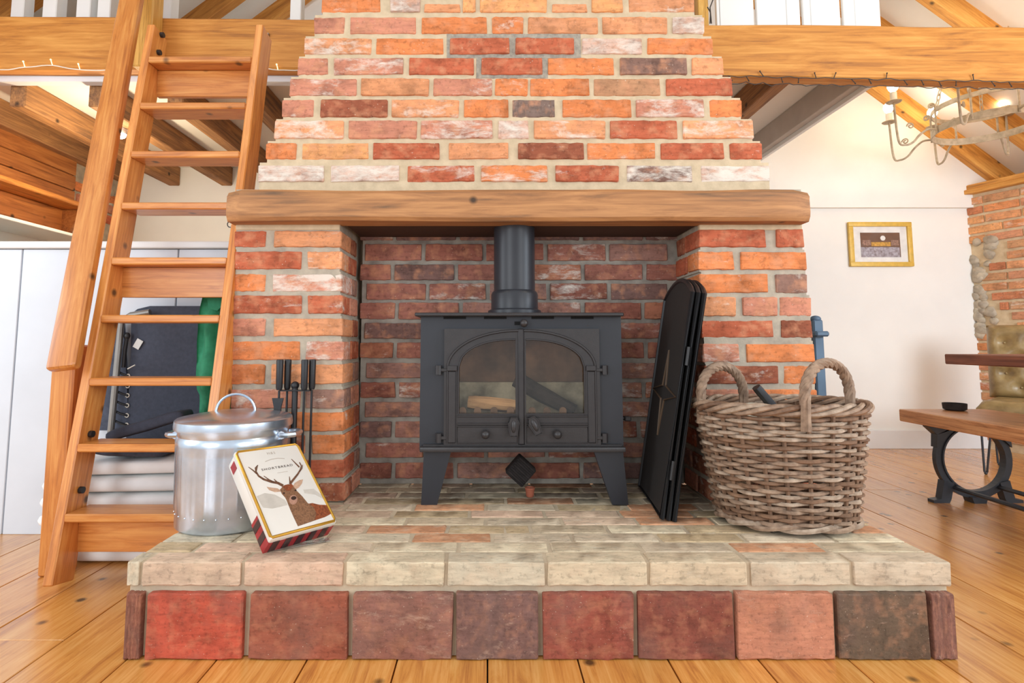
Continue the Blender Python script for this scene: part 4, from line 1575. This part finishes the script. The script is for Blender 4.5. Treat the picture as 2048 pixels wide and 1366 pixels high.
Wd = frame((1, 0.1, .30), (0, 0, 1), pt(305, 850, QY0 + .09) + V((0, 0, .006)))
slab_soft('folded_chair', 'dark navy canvas bundle propped up on the charcoal bag', 'bundle', -.15, .14, -.07, .07, -.024, .022, M['navy'], 0, 14, .010, W=Wd)

sl = thing('sling_lounger', 'folded lounger with navy canvas and laced edge behind the ladder', 'lounger', (pt(320, 900, 2.33).x, 2.34, 0))
YSL = 2.335
pA = [(262, 628), (275, 618), (300, 612), (440, 612), (446, 640), (446, 900), (256, 900), (262, 700)]
poly = [(pt(x, y, YSL).x, pt(x, y, YSL).z) for x, y in pA]
zlow = 0.01
poly = poly[:5] + [(poly[5][0], zlow), (poly[6][0] - .01, zlow), poly[7]]
can = MB().prism(poly, YSL, YSL + .012).build('canvas', M['navy'], sl)
a, b = pt(243, 640, YSL - .03), pt(222, 860, YSL - .03)
dv = (b - a) / (a.z - b.z)
e = a + dv * (a.z - .02)
MB().tube([pt(300, 624, YSL - .025), pt(262, 630, YSL - .03), a, e], .0125, 10).build('frame_tube', M['steel'], sl)
poly = [(pt(x, y, YSL + .02).x, pt(x, y, YSL + .02).z) for x, y in ((222, 640), (250, 640), (262, 860), (193, 860))]
MB().prism(poly, YSL + .008, YSL + .02).build('side_flap', M['charcoal'], sl)
for i, py in enumerate((752, 772, 791, 811, 831, 850)):
    c = pt(256 - i * .6, py, YSL - .004)
    MB().tube([(c.x + .0075 * math.cos(q * PI / 5), c.y, c.z + .0075 * math.sin(q * PI / 5)) for q in range(10)], .0024, 6, closed=True).build('eyelet', M['wire_white'], sl)
    d = pt(236 - i * 1.5, py - 9, YSL - .02)
    MB().tube([c, (c + d) / 2 + V((0, -.006, 0)), d], .0045, 6).build('lace', M['black'], sl)
MB().ball(pt(254, 672, YSL - .02), .013, 10, 8, (1, .8, 1.2)).tube([pt(254, 674, YSL - .02), pt(250, 700, YSL - .02), pt(247, 735, YSL - .02)], .008, 8).build('strap', M['black'], sl)
c = pt(276, 688, YSL - .006)
MB().box((-.014, -.001, -.02), (.014, .001, .02)).build('paper_tag', M['paper'], sl, Matrix.Translation(c) @ Matrix.Rotation(.5, 4, 'Y'))
MB().tube([pt(255, 738, YSL - .025), pt(270, 730, YSL - .025)], .0025, 6).build('tag_string', M['wire_white'], sl)

# green coat
YC = 2.21
nx_, nz_ = 16, 24
vs, fs = [], []
for side in (0, 1):
    for j in range(nz_ + 1):
        t = j / nz_
        zz = pt(420, 566 + (836 - 566) * t, YC).z
        wl_ = 395 + 15 * math.exp(-t * 8) - 5 * math.sin(t * 3) + (5 * math.sin(t * 9) if t > .8 else 0)
        xl_, xr_ = pt(wl_, 700, YC).x, pt(466, 700, YC).x
        for i in range(nx_ + 1):
            s_ = i / nx_
            yv = YC + .028 * math.sin(s_ * 11 + t * 1.5) * (0.35 + .65 * t) + .012 * noise.noise(V((s_ * 4, t * 5, 3)))
            yv += .03 * math.exp(-t * 7) * (s_ - .5)
            vs.append((xl_ + (xr_ - xl_) * s_, yv + side * .016, zz))
st_ = (nx_ + 1) * (nz_ + 1)
for side in (0, 1):
    for j in range(nz_):
        for i in range(nx_):
            a = side * st_ + j * (nx_ + 1) + i
            q = (a, a + 1, a + nx_ + 2, a + nx_ + 1)
            fs.append(q if side else q[::-1])
for j in range(nz_):
    for i in (0, nx_):
        a = j * (nx_ + 1) + i; b = a + nx_ + 1
        q = (a, b, b + st_, a + st_); fs.append(q if i == 0 else q[::-1])
for i in range(nx_):
    for j in (0, nz_):
        a = j * (nx_ + 1) + i
        q = (a, a + 1, a + 1 + st_, a + st_); fs.append(q if j == 0 else q[::-1])
coat = thing('green_coat', 'green fleece coat hanging behind the right ladder stile', 'coat', (pt(430, 840, YC).x, YC, pt(430, 836, YC).z))
add('coat_body', vs, fs, M['green'], coat, None, 70)
col_ = MB()
p = [pt(x, y, YC - .03) for x, y in ((418, 588), (430, 582), (446, 584), (450, 610), (438, 622), (420, 617))]
col_.prism([(v.x, v.z) for v in p], YC - .045, YC - .028)
col_.build('collar', M['green'], coat)
MB().tube([(pt(440, 575, YC).x, YC, pt(440, 570, YC).z), (pt(441, 560, YC).x, YC + .02, pt(440, 552, YC).z), (pt(441, 560, YC).x, YQ - .004, pt(440, 552, YC).z)], .004, 6).build('hanging_loop', M['green'], coat)

# under-loft spot lamp on the joists
spot = thing('spot_lamp', 'small lit ceiling spotlight shining between the loft joists', 'lamp', pt(243, 262, 3.1))
c = pt(243, 262, 3.1)
sz = zj + .15
MB().tube([(c.x, c.y, sz), (c.x, c.y, c.z + .03)], .008, 8).lathe([(.02, .03), (.03, .0), (.026, -.018)], 16, Matrix.Translation(c)).build('lamp_body', M['white'], spot)
MB().ball(c + V((0, 0, -.02)), .026, 14, 8).build('bulb', M['bulb'], spot)
point('spot_lamp_light', c + V((0.0, -.06, -.30)), 14, (1.0, .82, .55), .03)

# ------------------------------------------------------------------ loft edge
bal = thing('loft_balustrade', 'white painted loft balusters standing above the left oak beam', 'balustrade', (-1.5, YBEAM + .1, 2.4))
zbt = pt(100, 34, YBEAM).z - .01
for a, b in ((28, 54), (91, 119), (158, 186), (200, 226), (317, 346), (583, 605)):
    xa, xb = pt(a, 15, YBEAM + .1).x, pt(b, 15, YBEAM + .1).x
    MB().box((xa, YBEAM + .08, zj + .1905), (xb, YBEAM + .08 + (xb - xa), zbt + .8), .004).build('baluster', M['white'], bal)
MB().box((pt(-200, 0, YBEAM).x, YBEAM + .07, zbt + .8), (pt(625, 0, YBEAM).x, YBEAM + .15, zbt + .85), .006).build('top_rail', M['white'], bal)
brd = thing('loft_boarding', 'white upright boards along the loft edge above the right oak beam', 'boarding', (1.7, YBEAM + .1, 2.4))
zbr = pt(1600, 50, YBEAM).z - .02
ed = [1428, 1437, 1508, 1570, 1600, 1618, 1680, 1706, 1760]
for a, b in zip(ed[:-1], ed[1:]):
    xa, xb = pt(a, 25, YBEAM + .1).x, pt(b, 25, YBEAM + .1).x
    MB().box((xa + .004, YBEAM + .08 + .012 * (ed.index(a) % 2), ZR + .1955), (xb - .004, YBEAM + .10 + .012 * (ed.index(a) % 2), zbr + .9), .003).build('board', M['white'], brd)
c = pt(1416, 20, YBEAM + .02)
pst = bar('loft_post', (c.x, YBEAM + .105, ZR + .1955), (c.x, YBEAM + .105, zbr + 1.0), .055, .055, M['yellow_light_wood'], None, .004, up=(0, -1, 0))
props(pst, 'yellow pine post rising beside the chimney above the right beam', 'post')

# string lights
sl1 = thing('string_lights', 'white fairy light string along the bottom of the left beam', 'string lights', pt(300, 140, YBEAM - .01))
pth = []
for i in range(61):
    px = -60 + 660 * i / 60
    pth.append(pt(px, 136 + 5 * math.sin(i * .35) + 3 * noise.noise(V((i * .3, 0, 0))), YBEAM - .006))
MB().tube(pth, .0028, 5).build('cord', M['wire_white'], sl1)
for px in (3, 57, 106, 168, 262, 340, 430, 565):
    i = int((px + 60) / 11)
    p = pth[i]
    MB().tube([p, p + V((-.004, -.006, .022))], .0022, 5).ball(p + V((-.005, -.007, .026)), .0042, 8, 6).build('bulb', M['fairy'], sl1)
sl2 = thing('string_lights', 'dark fairy light string drooping under the right beam', 'string lights', pt(1700, 165, YBEAM - .01))
pth = []
rs_ = random.Random(6)
for i in range(81):
    px = 1440 + 700 * i / 80
    pth.append(pt(px, 152 + 14 * i / 80 + 4 * noise.noise(V((i * .35, 2, 0))), YBEAM - .006))
MB().tube(pth, .0022, 5).build('cord', M['wire_dark'], sl2)
pth2 = [p + V((0, .05, -.012 + .01 * noise.noise(V((i * .5, 7, 1))))) for i, p in enumerate(pth)]
MB().tube(pth2, .0022, 5).build('cord', M['wire_dark'], sl2)
for i in range(2, 78, 4):
    p = pth[i] if i % 8 else pth2[i]
    s_ = rs_.choice((1, -1, -1))
    e = p + V((rs_.uniform(-.02, .02), -.004, s_ * .026))
    MB().tube([p, e], .0022, 5).ball(e, .004, 6, 5).build('bulb', M['wire_dark'], sl2)
wr_ = thing('loose_wires', 'thin dark wires hanging at the loft edge beside the post', 'wires', pt(1424, 47, YBEAM + .05))
MB().tube([pt(1428, -6, YBEAM + .04), pt(1420, 15, YBEAM + .04), pt(1423, 47, YBEAM + .04)], .003, 5).tube([pt(1415, 14, YBEAM + .04), pt(1421, 25, YBEAM + .04), pt(1420, 47, YBEAM + .04)], .003, 5).build('wire', M['wire_dark'], wr_)

# ------------------------------------------------------------------ chandelier
CC = V((3.207, 3.432, 2.187))
CR = 0.27
ch = thing('chandelier', 'pale wrought iron ring chandelier with lit candle bulbs on chains', 'chandelier', CC)


def band(z, r, h, name):
    n = 64
    vs, fs = [], []
    for i in range(n):
        a = 2 * PI * i / n
        c, s_ = math.cos(a), math.sin(a)
        for rr_, zz in ((r, -h / 2), (r + .006, -h / 2), (r + .006, h / 2), (r, h / 2)):
            vs.append((CC.x + rr_ * c, CC.y + rr_ * s_, z + zz))
    for i in range(n):
        j = (i + 1) % n
        for k in range(4):
            l = (k + 1) % 4
            fs.append((i * 4 + k, j * 4 + k, j * 4 + l, i * 4 + l))
    add(name, vs, fs, M['chand'], ch, None, 40)


band(CC.z, CR, .045, 'lower_ring')
band(CC.z + .14, CR * .98, .03, 'upper_ring')
cpz = pt(1792, 246, 3.86).z
for q in range(8):
    a = math.radians(170 - 45 * q)
    dr = V((math.cos(a), math.sin(a), 0))
    sd = V((-math.sin(a), math.cos(a), 0))
    o = CC.copy()
    # strap with scroll
    s0 = CC + dr * (CR + .012)
    MB().tube([s0 + V((0, 0, -.02)), s0 + V((0, 0, .15))] + [s0 + dr * (.02 - .02 * (1 - t / 22) * math.cos(t * .5)) + V((0, 0, .16 + .02 * (1 - t / 22) * math.sin(t * .5))) for t in range(18)], .0065, 6).build('strap', M['chand'], ch)
    # S arm
    e = CC + dr * .52
    e.z = cpz
    arm = [s0 + V((0, 0, .0)), s0 + dr * .05 + V((0, 0, .005)), s0 + dr * .10 + V((0, 0, -.03)), s0 + dr * .14 + V((0, 0, -.075)), s0 + dr * .185 + V((0, 0, -.09)), s0 + dr * .225 + V((0, 0, -.06)), V((e.x, e.y, e.z - .04)), e]
    ap = []
    for i in range(len(arm) - 1):          # smooth with catmull-rom
        p0, p1, p2, p3 = arm[max(i - 1, 0)], arm[i], arm[i + 1], arm[min(i + 2, len(arm) - 1)]
        for w in range(5):
            t = w / 5
            ap.append(.5 * ((2 * p1) + (p2 - p0) * t + (2 * p0 - 5 * p1 + 4 * p2 - p3) * t * t + (3 * p1 - p0 - 3 * p2 + p3) * t ** 3))
    ap.append(arm[-1])
    A_ = MB().tube(ap, .007, 8)
    A_.tube([s0 + dr * (.15 + .022 * (1 - t / 20) * math.cos(t * .55)) + V((0, 0, .035 + .022 * (1 - t / 20) * math.sin(t * .55))) for t in range(17)], .0045, 6)
    armo = A_.build('arm', M['chand'], ch)
    MB().lathe([(.006, -.002), (.04, .0), (.046, .006), (.04, .005), (.0, .003)], 20, Matrix.Translation(e)).build('drip_pan', M['chand'], armo)
    MB().lathe([(.02, .006), (.02, .07), (.012, .072)], 14, Matrix.Translation(e)).build('candle_tube', M['candle'], armo)
    MB().lathe([(.01, .072), (.024, .088), (.032, .11), (.028, .132), (.012, .15), (0, .155)], 14, Matrix.Translation(e), False).build('bulb', M['bulb'], armo)
    if q in (0, 1, 2, 4, 6):
        point('candle_light', e + V((0, 0, .11)) + dr * .0, 1.5, (1.0, .80, .50), .034)
hub = CC + V((0, 0, 1.25))
for q in range(3):
    a = math.radians(170 - 120 * q)
    p0 = CC + V((math.cos(a), math.sin(a), 0)) * CR + V((0, 0, .16))
    n = 30
    C_ = MB()
    for i in range(n):
        c = p0 + (hub - p0) * ((i + .5) / n)
        d = (hub - p0).normalized()
        s_ = d.cross(V((0, 1, 0) if i % 2 else (1, 0, 0))).normalized()
        C_.tube([c + d * .025 * math.cos(2 * PI * t / 8) + s_ * .010 * math.sin(2 * PI * t / 8) for t in range(8)], .003, 5, closed=True)
    C_.build('chain', M['chand'], ch)
MB().tube([hub + V((0, 0, -.02)), V((hub.x, hub.y, roof_z(hub.x) + .12 if roof_z(hub.x) > hub.z else hub.z + .02))], .004, 6).ball(hub, .02).build('ceiling_hook', M['chand'], ch)

# ------------------------------------------------------------------ picture
pic = thing('framed_picture', 'gold framed picture with wide white mount on the cream wall', 'picture', (pt(1762, 530, YW).x, YW - .02, pt(1762, 532, YW).z))
yw = YW - .003


def pxr(x0, x1, y0, y1, ya, yb, mat, name, parent, bev=.0):
    a, b = pt(x0, y1, YW - .02), pt(x1, y0, YW - .02)
    return MB().box((a.x, ya, a.z), (b.x, yb, b.z), bev).build(name, mat, parent)


a, b = pt(1701, 533, YW - .02), pt(1822, 444, YW - .02)
f_ = MB()
w = .036
f_.box((a.x, YW - .028, a.z), (b.x, YW - .004, a.z + w), .006, 2).box((a.x, YW - .028, b.z - w), (b.x, YW - .004, b.z), .006, 2)
f_.box((a.x, YW - .027, a.z + w - .002), (a.x + w, YW - .004, b.z - w + .002), .006, 2).box((b.x - w, YW - .027, a.z + w - .002), (b.x, YW - .004, b.z - w + .002), .006, 2)
f_.build('frame', M['gilt'], pic)
pxr(1706, 1817, 449, 528, YW - .013, YW - .004, M['mount'], 'mount', pic)
pr = pxr(1724, 1800, 465, 514, YW - .0145, YW - .012, plain('print_night', (120, 84, 62), .6, 0, .1, 30, 0), 'print', pic)
pxr(1724, 1800, 494, 514, YW - .0152, YW - .0140, plain('print_ground', (186, 180, 190), .6, 0, .2, 60, 0, c2=(120, 104, 104)), 'printed_ground', pr)
pxr(1744, 1782, 484, 492, YW - .0152, YW - .0140, plain('print_gold', (226, 170, 70), .6, 0, .2, 60, 0), 'printed_lights', pr)
pxr(1726, 1742, 480, 491, YW - .0152, YW - .0140, plain('print_town', (176, 136, 116), .6, 0, .3, 90, 0), 'printed_houses', pr)
pxr(1784, 1798, 480, 491, YW - .0152, YW - .0140, plain('print_town2', (176, 136, 116), .6, 0, .3, 90, 0), 'printed_houses', pr)
c = pt(1763, 477, YW)
MB().tube([(c.x, YW - .0152, c.z), (c.x, YW - .014, c.z)], .02, 14).build('printed_moon', M['mount'], pr)
pxr(1711, 1812, 453, 524, YW - .0185, YW - .0175, M['picture_glass'], 'glass', pic)

# ------------------------------------------------------------------ dining furniture
BH = .45
b0 = pz(1797, 818, BH)
bxl = b0.x
bench = thing('dining_bench', 'wooden plank bench on cast iron ring legs at the right', 'bench', (bxl + .22, 2.4, 0))
YE = b0.y
BT = .062
MB().box((bxl, 1.55, BH - BT), (bxl + .46, YE, BH), .004).build('seat', M['bench_wood'], bench)


def ring_leg(yc, parent):
    fx0 = pz(1868, 1006, 0).x
    fx1 = pz(2046, 1006, 0).x
    xc = (fx0 + fx1) / 2
    zt = BH - BT - .001
    rz = .158
    zc = .055 + rz
    m = MB()
    n = 48
    for i in range(n):
        a0, a1 = 2 * PI * i / n, 2 * PI * (i + 1) / n
        for (r0, r1, ya, yb) in ((rz, rz + .036, yc - .012, yc + .012), (rz - .002, rz + .006, yc - .018, yc + .018)):
            m.prism([(xc + r0 * math.cos(a0), zc + r0 * math.sin(a0)), (xc + r1 * math.cos(a0), zc + r1 * math.sin(a0)), (xc + r1 * math.cos(a1), zc + r1 * math.sin(a1)), (xc + r0 * math.cos(a1), zc + r0 * math.sin(a1))], ya, yb)
    L = m.build('leg_ring', M['bench_iron'], parent)
    for s_ in (-1, 1):
        k = MB()
        # foot
        k.prism([(xc + s_ * .115, .1), (xc + s_ * .165, .11), (xc + s_ * .185, .02), (xc + s_ * .225, .014), (xc + s_ * .225, .0), (xc + s_ * .145, .0), (xc + s_ * .135, .02)][::s_], yc - .02, yc + .02)
        k.build('foot', M['bench_iron'], L)
        k = MB()
        k.prism([(xc + s_ * .11, zc + .14), (xc + s_ * .19, zc + .06), (xc + s_ * .185, zt - .05), (xc + s_ * .225, zt - .012), (xc + s_ * .225, zt), (xc + s_ * .03, zt), (xc + s_ * .05, zc + .185)][::s_], yc - .02, yc + .02)
        k.build('shoulder', M['bench_iron'], L)
    m = MB().prism([(xc - .04, .03), (xc + .04, .03), (xc + .03, .0), (xc - .03, .0)], yc - .03, yc + .03)
    m.build('toe', M['bench_iron'], L)
    return xc


yr = pz(1890, 1004, 0).y
xc = ring_leg(yr, bench)
ring_leg(1.72, bench)
for s_ in (-.115, .115):
    MB().tube([(xc + s_, yr - .0, .075), (xc + s_, 1.72, .075)], .011, 8).build('stretcher', M['bench_iron'], bench)

tb_ = thing('dining_table', 'dark walnut dining table above the bench at the right edge', 'table', (3.0, 2.5, 0))
zT = .745
c = pz(1888, 708, zT)
tx0, ty1 = c.x, c.y
if not (2.0 < ty1 < 3.6): tx0, ty1 = 2.62, 3.15
TTH = (pt(1888, 708, ty1).z - pt(1888, 728, ty1).z)
MB().box((tx0, 1.5, zT - TTH), (tx0 + .85, ty1, zT), .004).build('table_top', M['table_wood'], tb_)
for yv in (ty1 - .3, 1.8):
    for s_ in (-1, 1):
        xm = tx0 + .62
        bar('leg', (xm + s_ * .22, yv, zT - TTH - .001), (xm - s_ * .22, yv + .03 * s_, .02), .05, .03, M['bench_iron'], tb_, .003, up=(0, -1, 0))
    bar('foot', (xm - .3, yv, .011), (xm + .3, yv, .011), .06, .02, M['bench_iron'], tb_, .003)

chp = V((3.33, 3.40, 0))
chair = thing('dining_chair', 'olive leather buttoned dining chair with hairpin legs', 'chair', chp)
Wc = frame((.62, -.78, 0), (0, 0, 1), chp)      # local x across, local y = towards the back


def cushion(w, h, t, nu, nv, buttons):
    vs, fs = [], []
    for j in range(nv + 1):
        for i in range(nu + 1):
            x, z = w * (i / nu - .5), h * (j / nv - .5)
            ed = min(1, (1 - abs(2 * x / w)) * 6) ** .5 * min(1, (1 - abs(2 * z / h)) * 6) ** .5
            y = -t * ed
            for bx_, bz_ in buttons:
                y += .03 * math.exp(-((x - bx_) ** 2 + (z - bz_) ** 2) / .0012)
            vs.append((x, y, z))
    n = len(vs)
    for j in range(nv + 1):
        for i in range(nu + 1):
            vs.append((w * (i / nu - .5), .02, h * (j / nv - .5)))
    for j in range(nv):
        for i in range(nu):
            a = j * (nu + 1) + i
            fs.append((a, a + 1, a + nu + 2, a + nu + 1))
            fs.append((n + a, n + a + nu + 1, n + a + nu + 2, n + a + 1))
    per = [i for i in range(nu)] + [j * (nu + 1) + nu for j in range(nv)] + [nv * (nu + 1) + i for i in range(nu, 0, -1)] + [j * (nu + 1) for j in range(nv, 0, -1)]
    for a, b in zip(per, per[1:] + per[:1]):
        fs.append((a, a + n, b + n, b))
    return vs, fs


bts = [(x, z) for z, xs_ in ((.12, (-.14, 0, .14)), (0.02, (-.07, .07)), (-.08, (-.14, 0, .14)), (-.17, (-.07, .07))) for x in xs_]
vs, fs = cushion(.46, .48, .045, 30, 30, bts)
bko = add('backrest', vs, fs, M['leather'], chair, Wc @ Matrix.Translation((0, .22, .68)) @ Matrix.Rotation(-.12, 4, 'X'), 60)
for x, z in bts:
    MB().ball((x, -.018, z), .008, 8, 6).build('button', M['leather'], bko, Wc @ Matrix.Translation((0, .22, .68)) @ Matrix.Rotation(-.12, 4, 'X'))
vs, fs = cushion(.46, .44, .05, 20, 20, [])
add('seat', vs, fs, M['leather'], chair, Wc @ Matrix.Translation((0, 0, .40)) @ Matrix.Rotation(-PI / 2, 4, 'X'), 60)
for sx_ in (-1, 1):
    for sy_ in (-1, 1):
        bx_, by_ = sx_ * .19, sy_ * .18
        tip = V((sx_ * .21, sy_ * .2, .006))
        MB().tube([(bx_ - .03, by_, .385), tip + V((-.006, 0, .01)), tip, tip + V((.006, 0, .01)), (bx_ + .03, by_, .385)], .006, 8).ball(tip + V((0, 0, .002)), .009, 8, 6).build('leg', M['bench_iron'], chair, Wc)

bo = pz(1887, 818, BH)
bowl = MB().lathe([(.038, .0), (.05, .006), (.052, .03), (.052, .036), (.048, .036), (.046, .008), (0, .008)], 24, Matrix.Translation((bo.x + .01, bo.y - .06, BH + .001))).build('small_dish', M['char'])
props(bowl, 'small dark dish standing on the far end of the bench', 'dish')

# blue chair behind the right pier
bx_ = pt(1634, 700, 2.85).x
bch = thing('blue_chair', 'blue-grey painted wooden chair half hidden behind the right pier', 'chair', (bx_ - .2, 2.95, 0))
for xx in (bx_, bx_ - .42):
    for yy in (2.85, 3.22):
        top_ = pt(1634, 640, 2.85).z if yy < 3 else .78
        bar('leg', (xx, yy, .001), (xx, yy, top_), .05, .05, M['blue_paint'], bch, .006, up=(0, -1, 0))
    if True:
        zz = pt(1634, 668, 2.85).z
        bar('arm', (xx, 2.79, zz), (xx, 3.26, zz), .07, .028, M['blue_paint'], bch, .008)
MB().ball((bx_, 2.85, pt(1634, 638, 2.85).z), .026, 12, 8, (1, 1, .7)).build('finial', M['blue_paint'], bch)
MB().box((bx_ - .46, 2.8, .40), (bx_ + .04, 3.26, .435), .006).build('seat', M['blue_paint'], bch)
MB().box((bx_ - .40, 3.20, .56), (bx_ - .02, 3.225, .70), .004).build('back_slat', M['blue_paint'], bch)
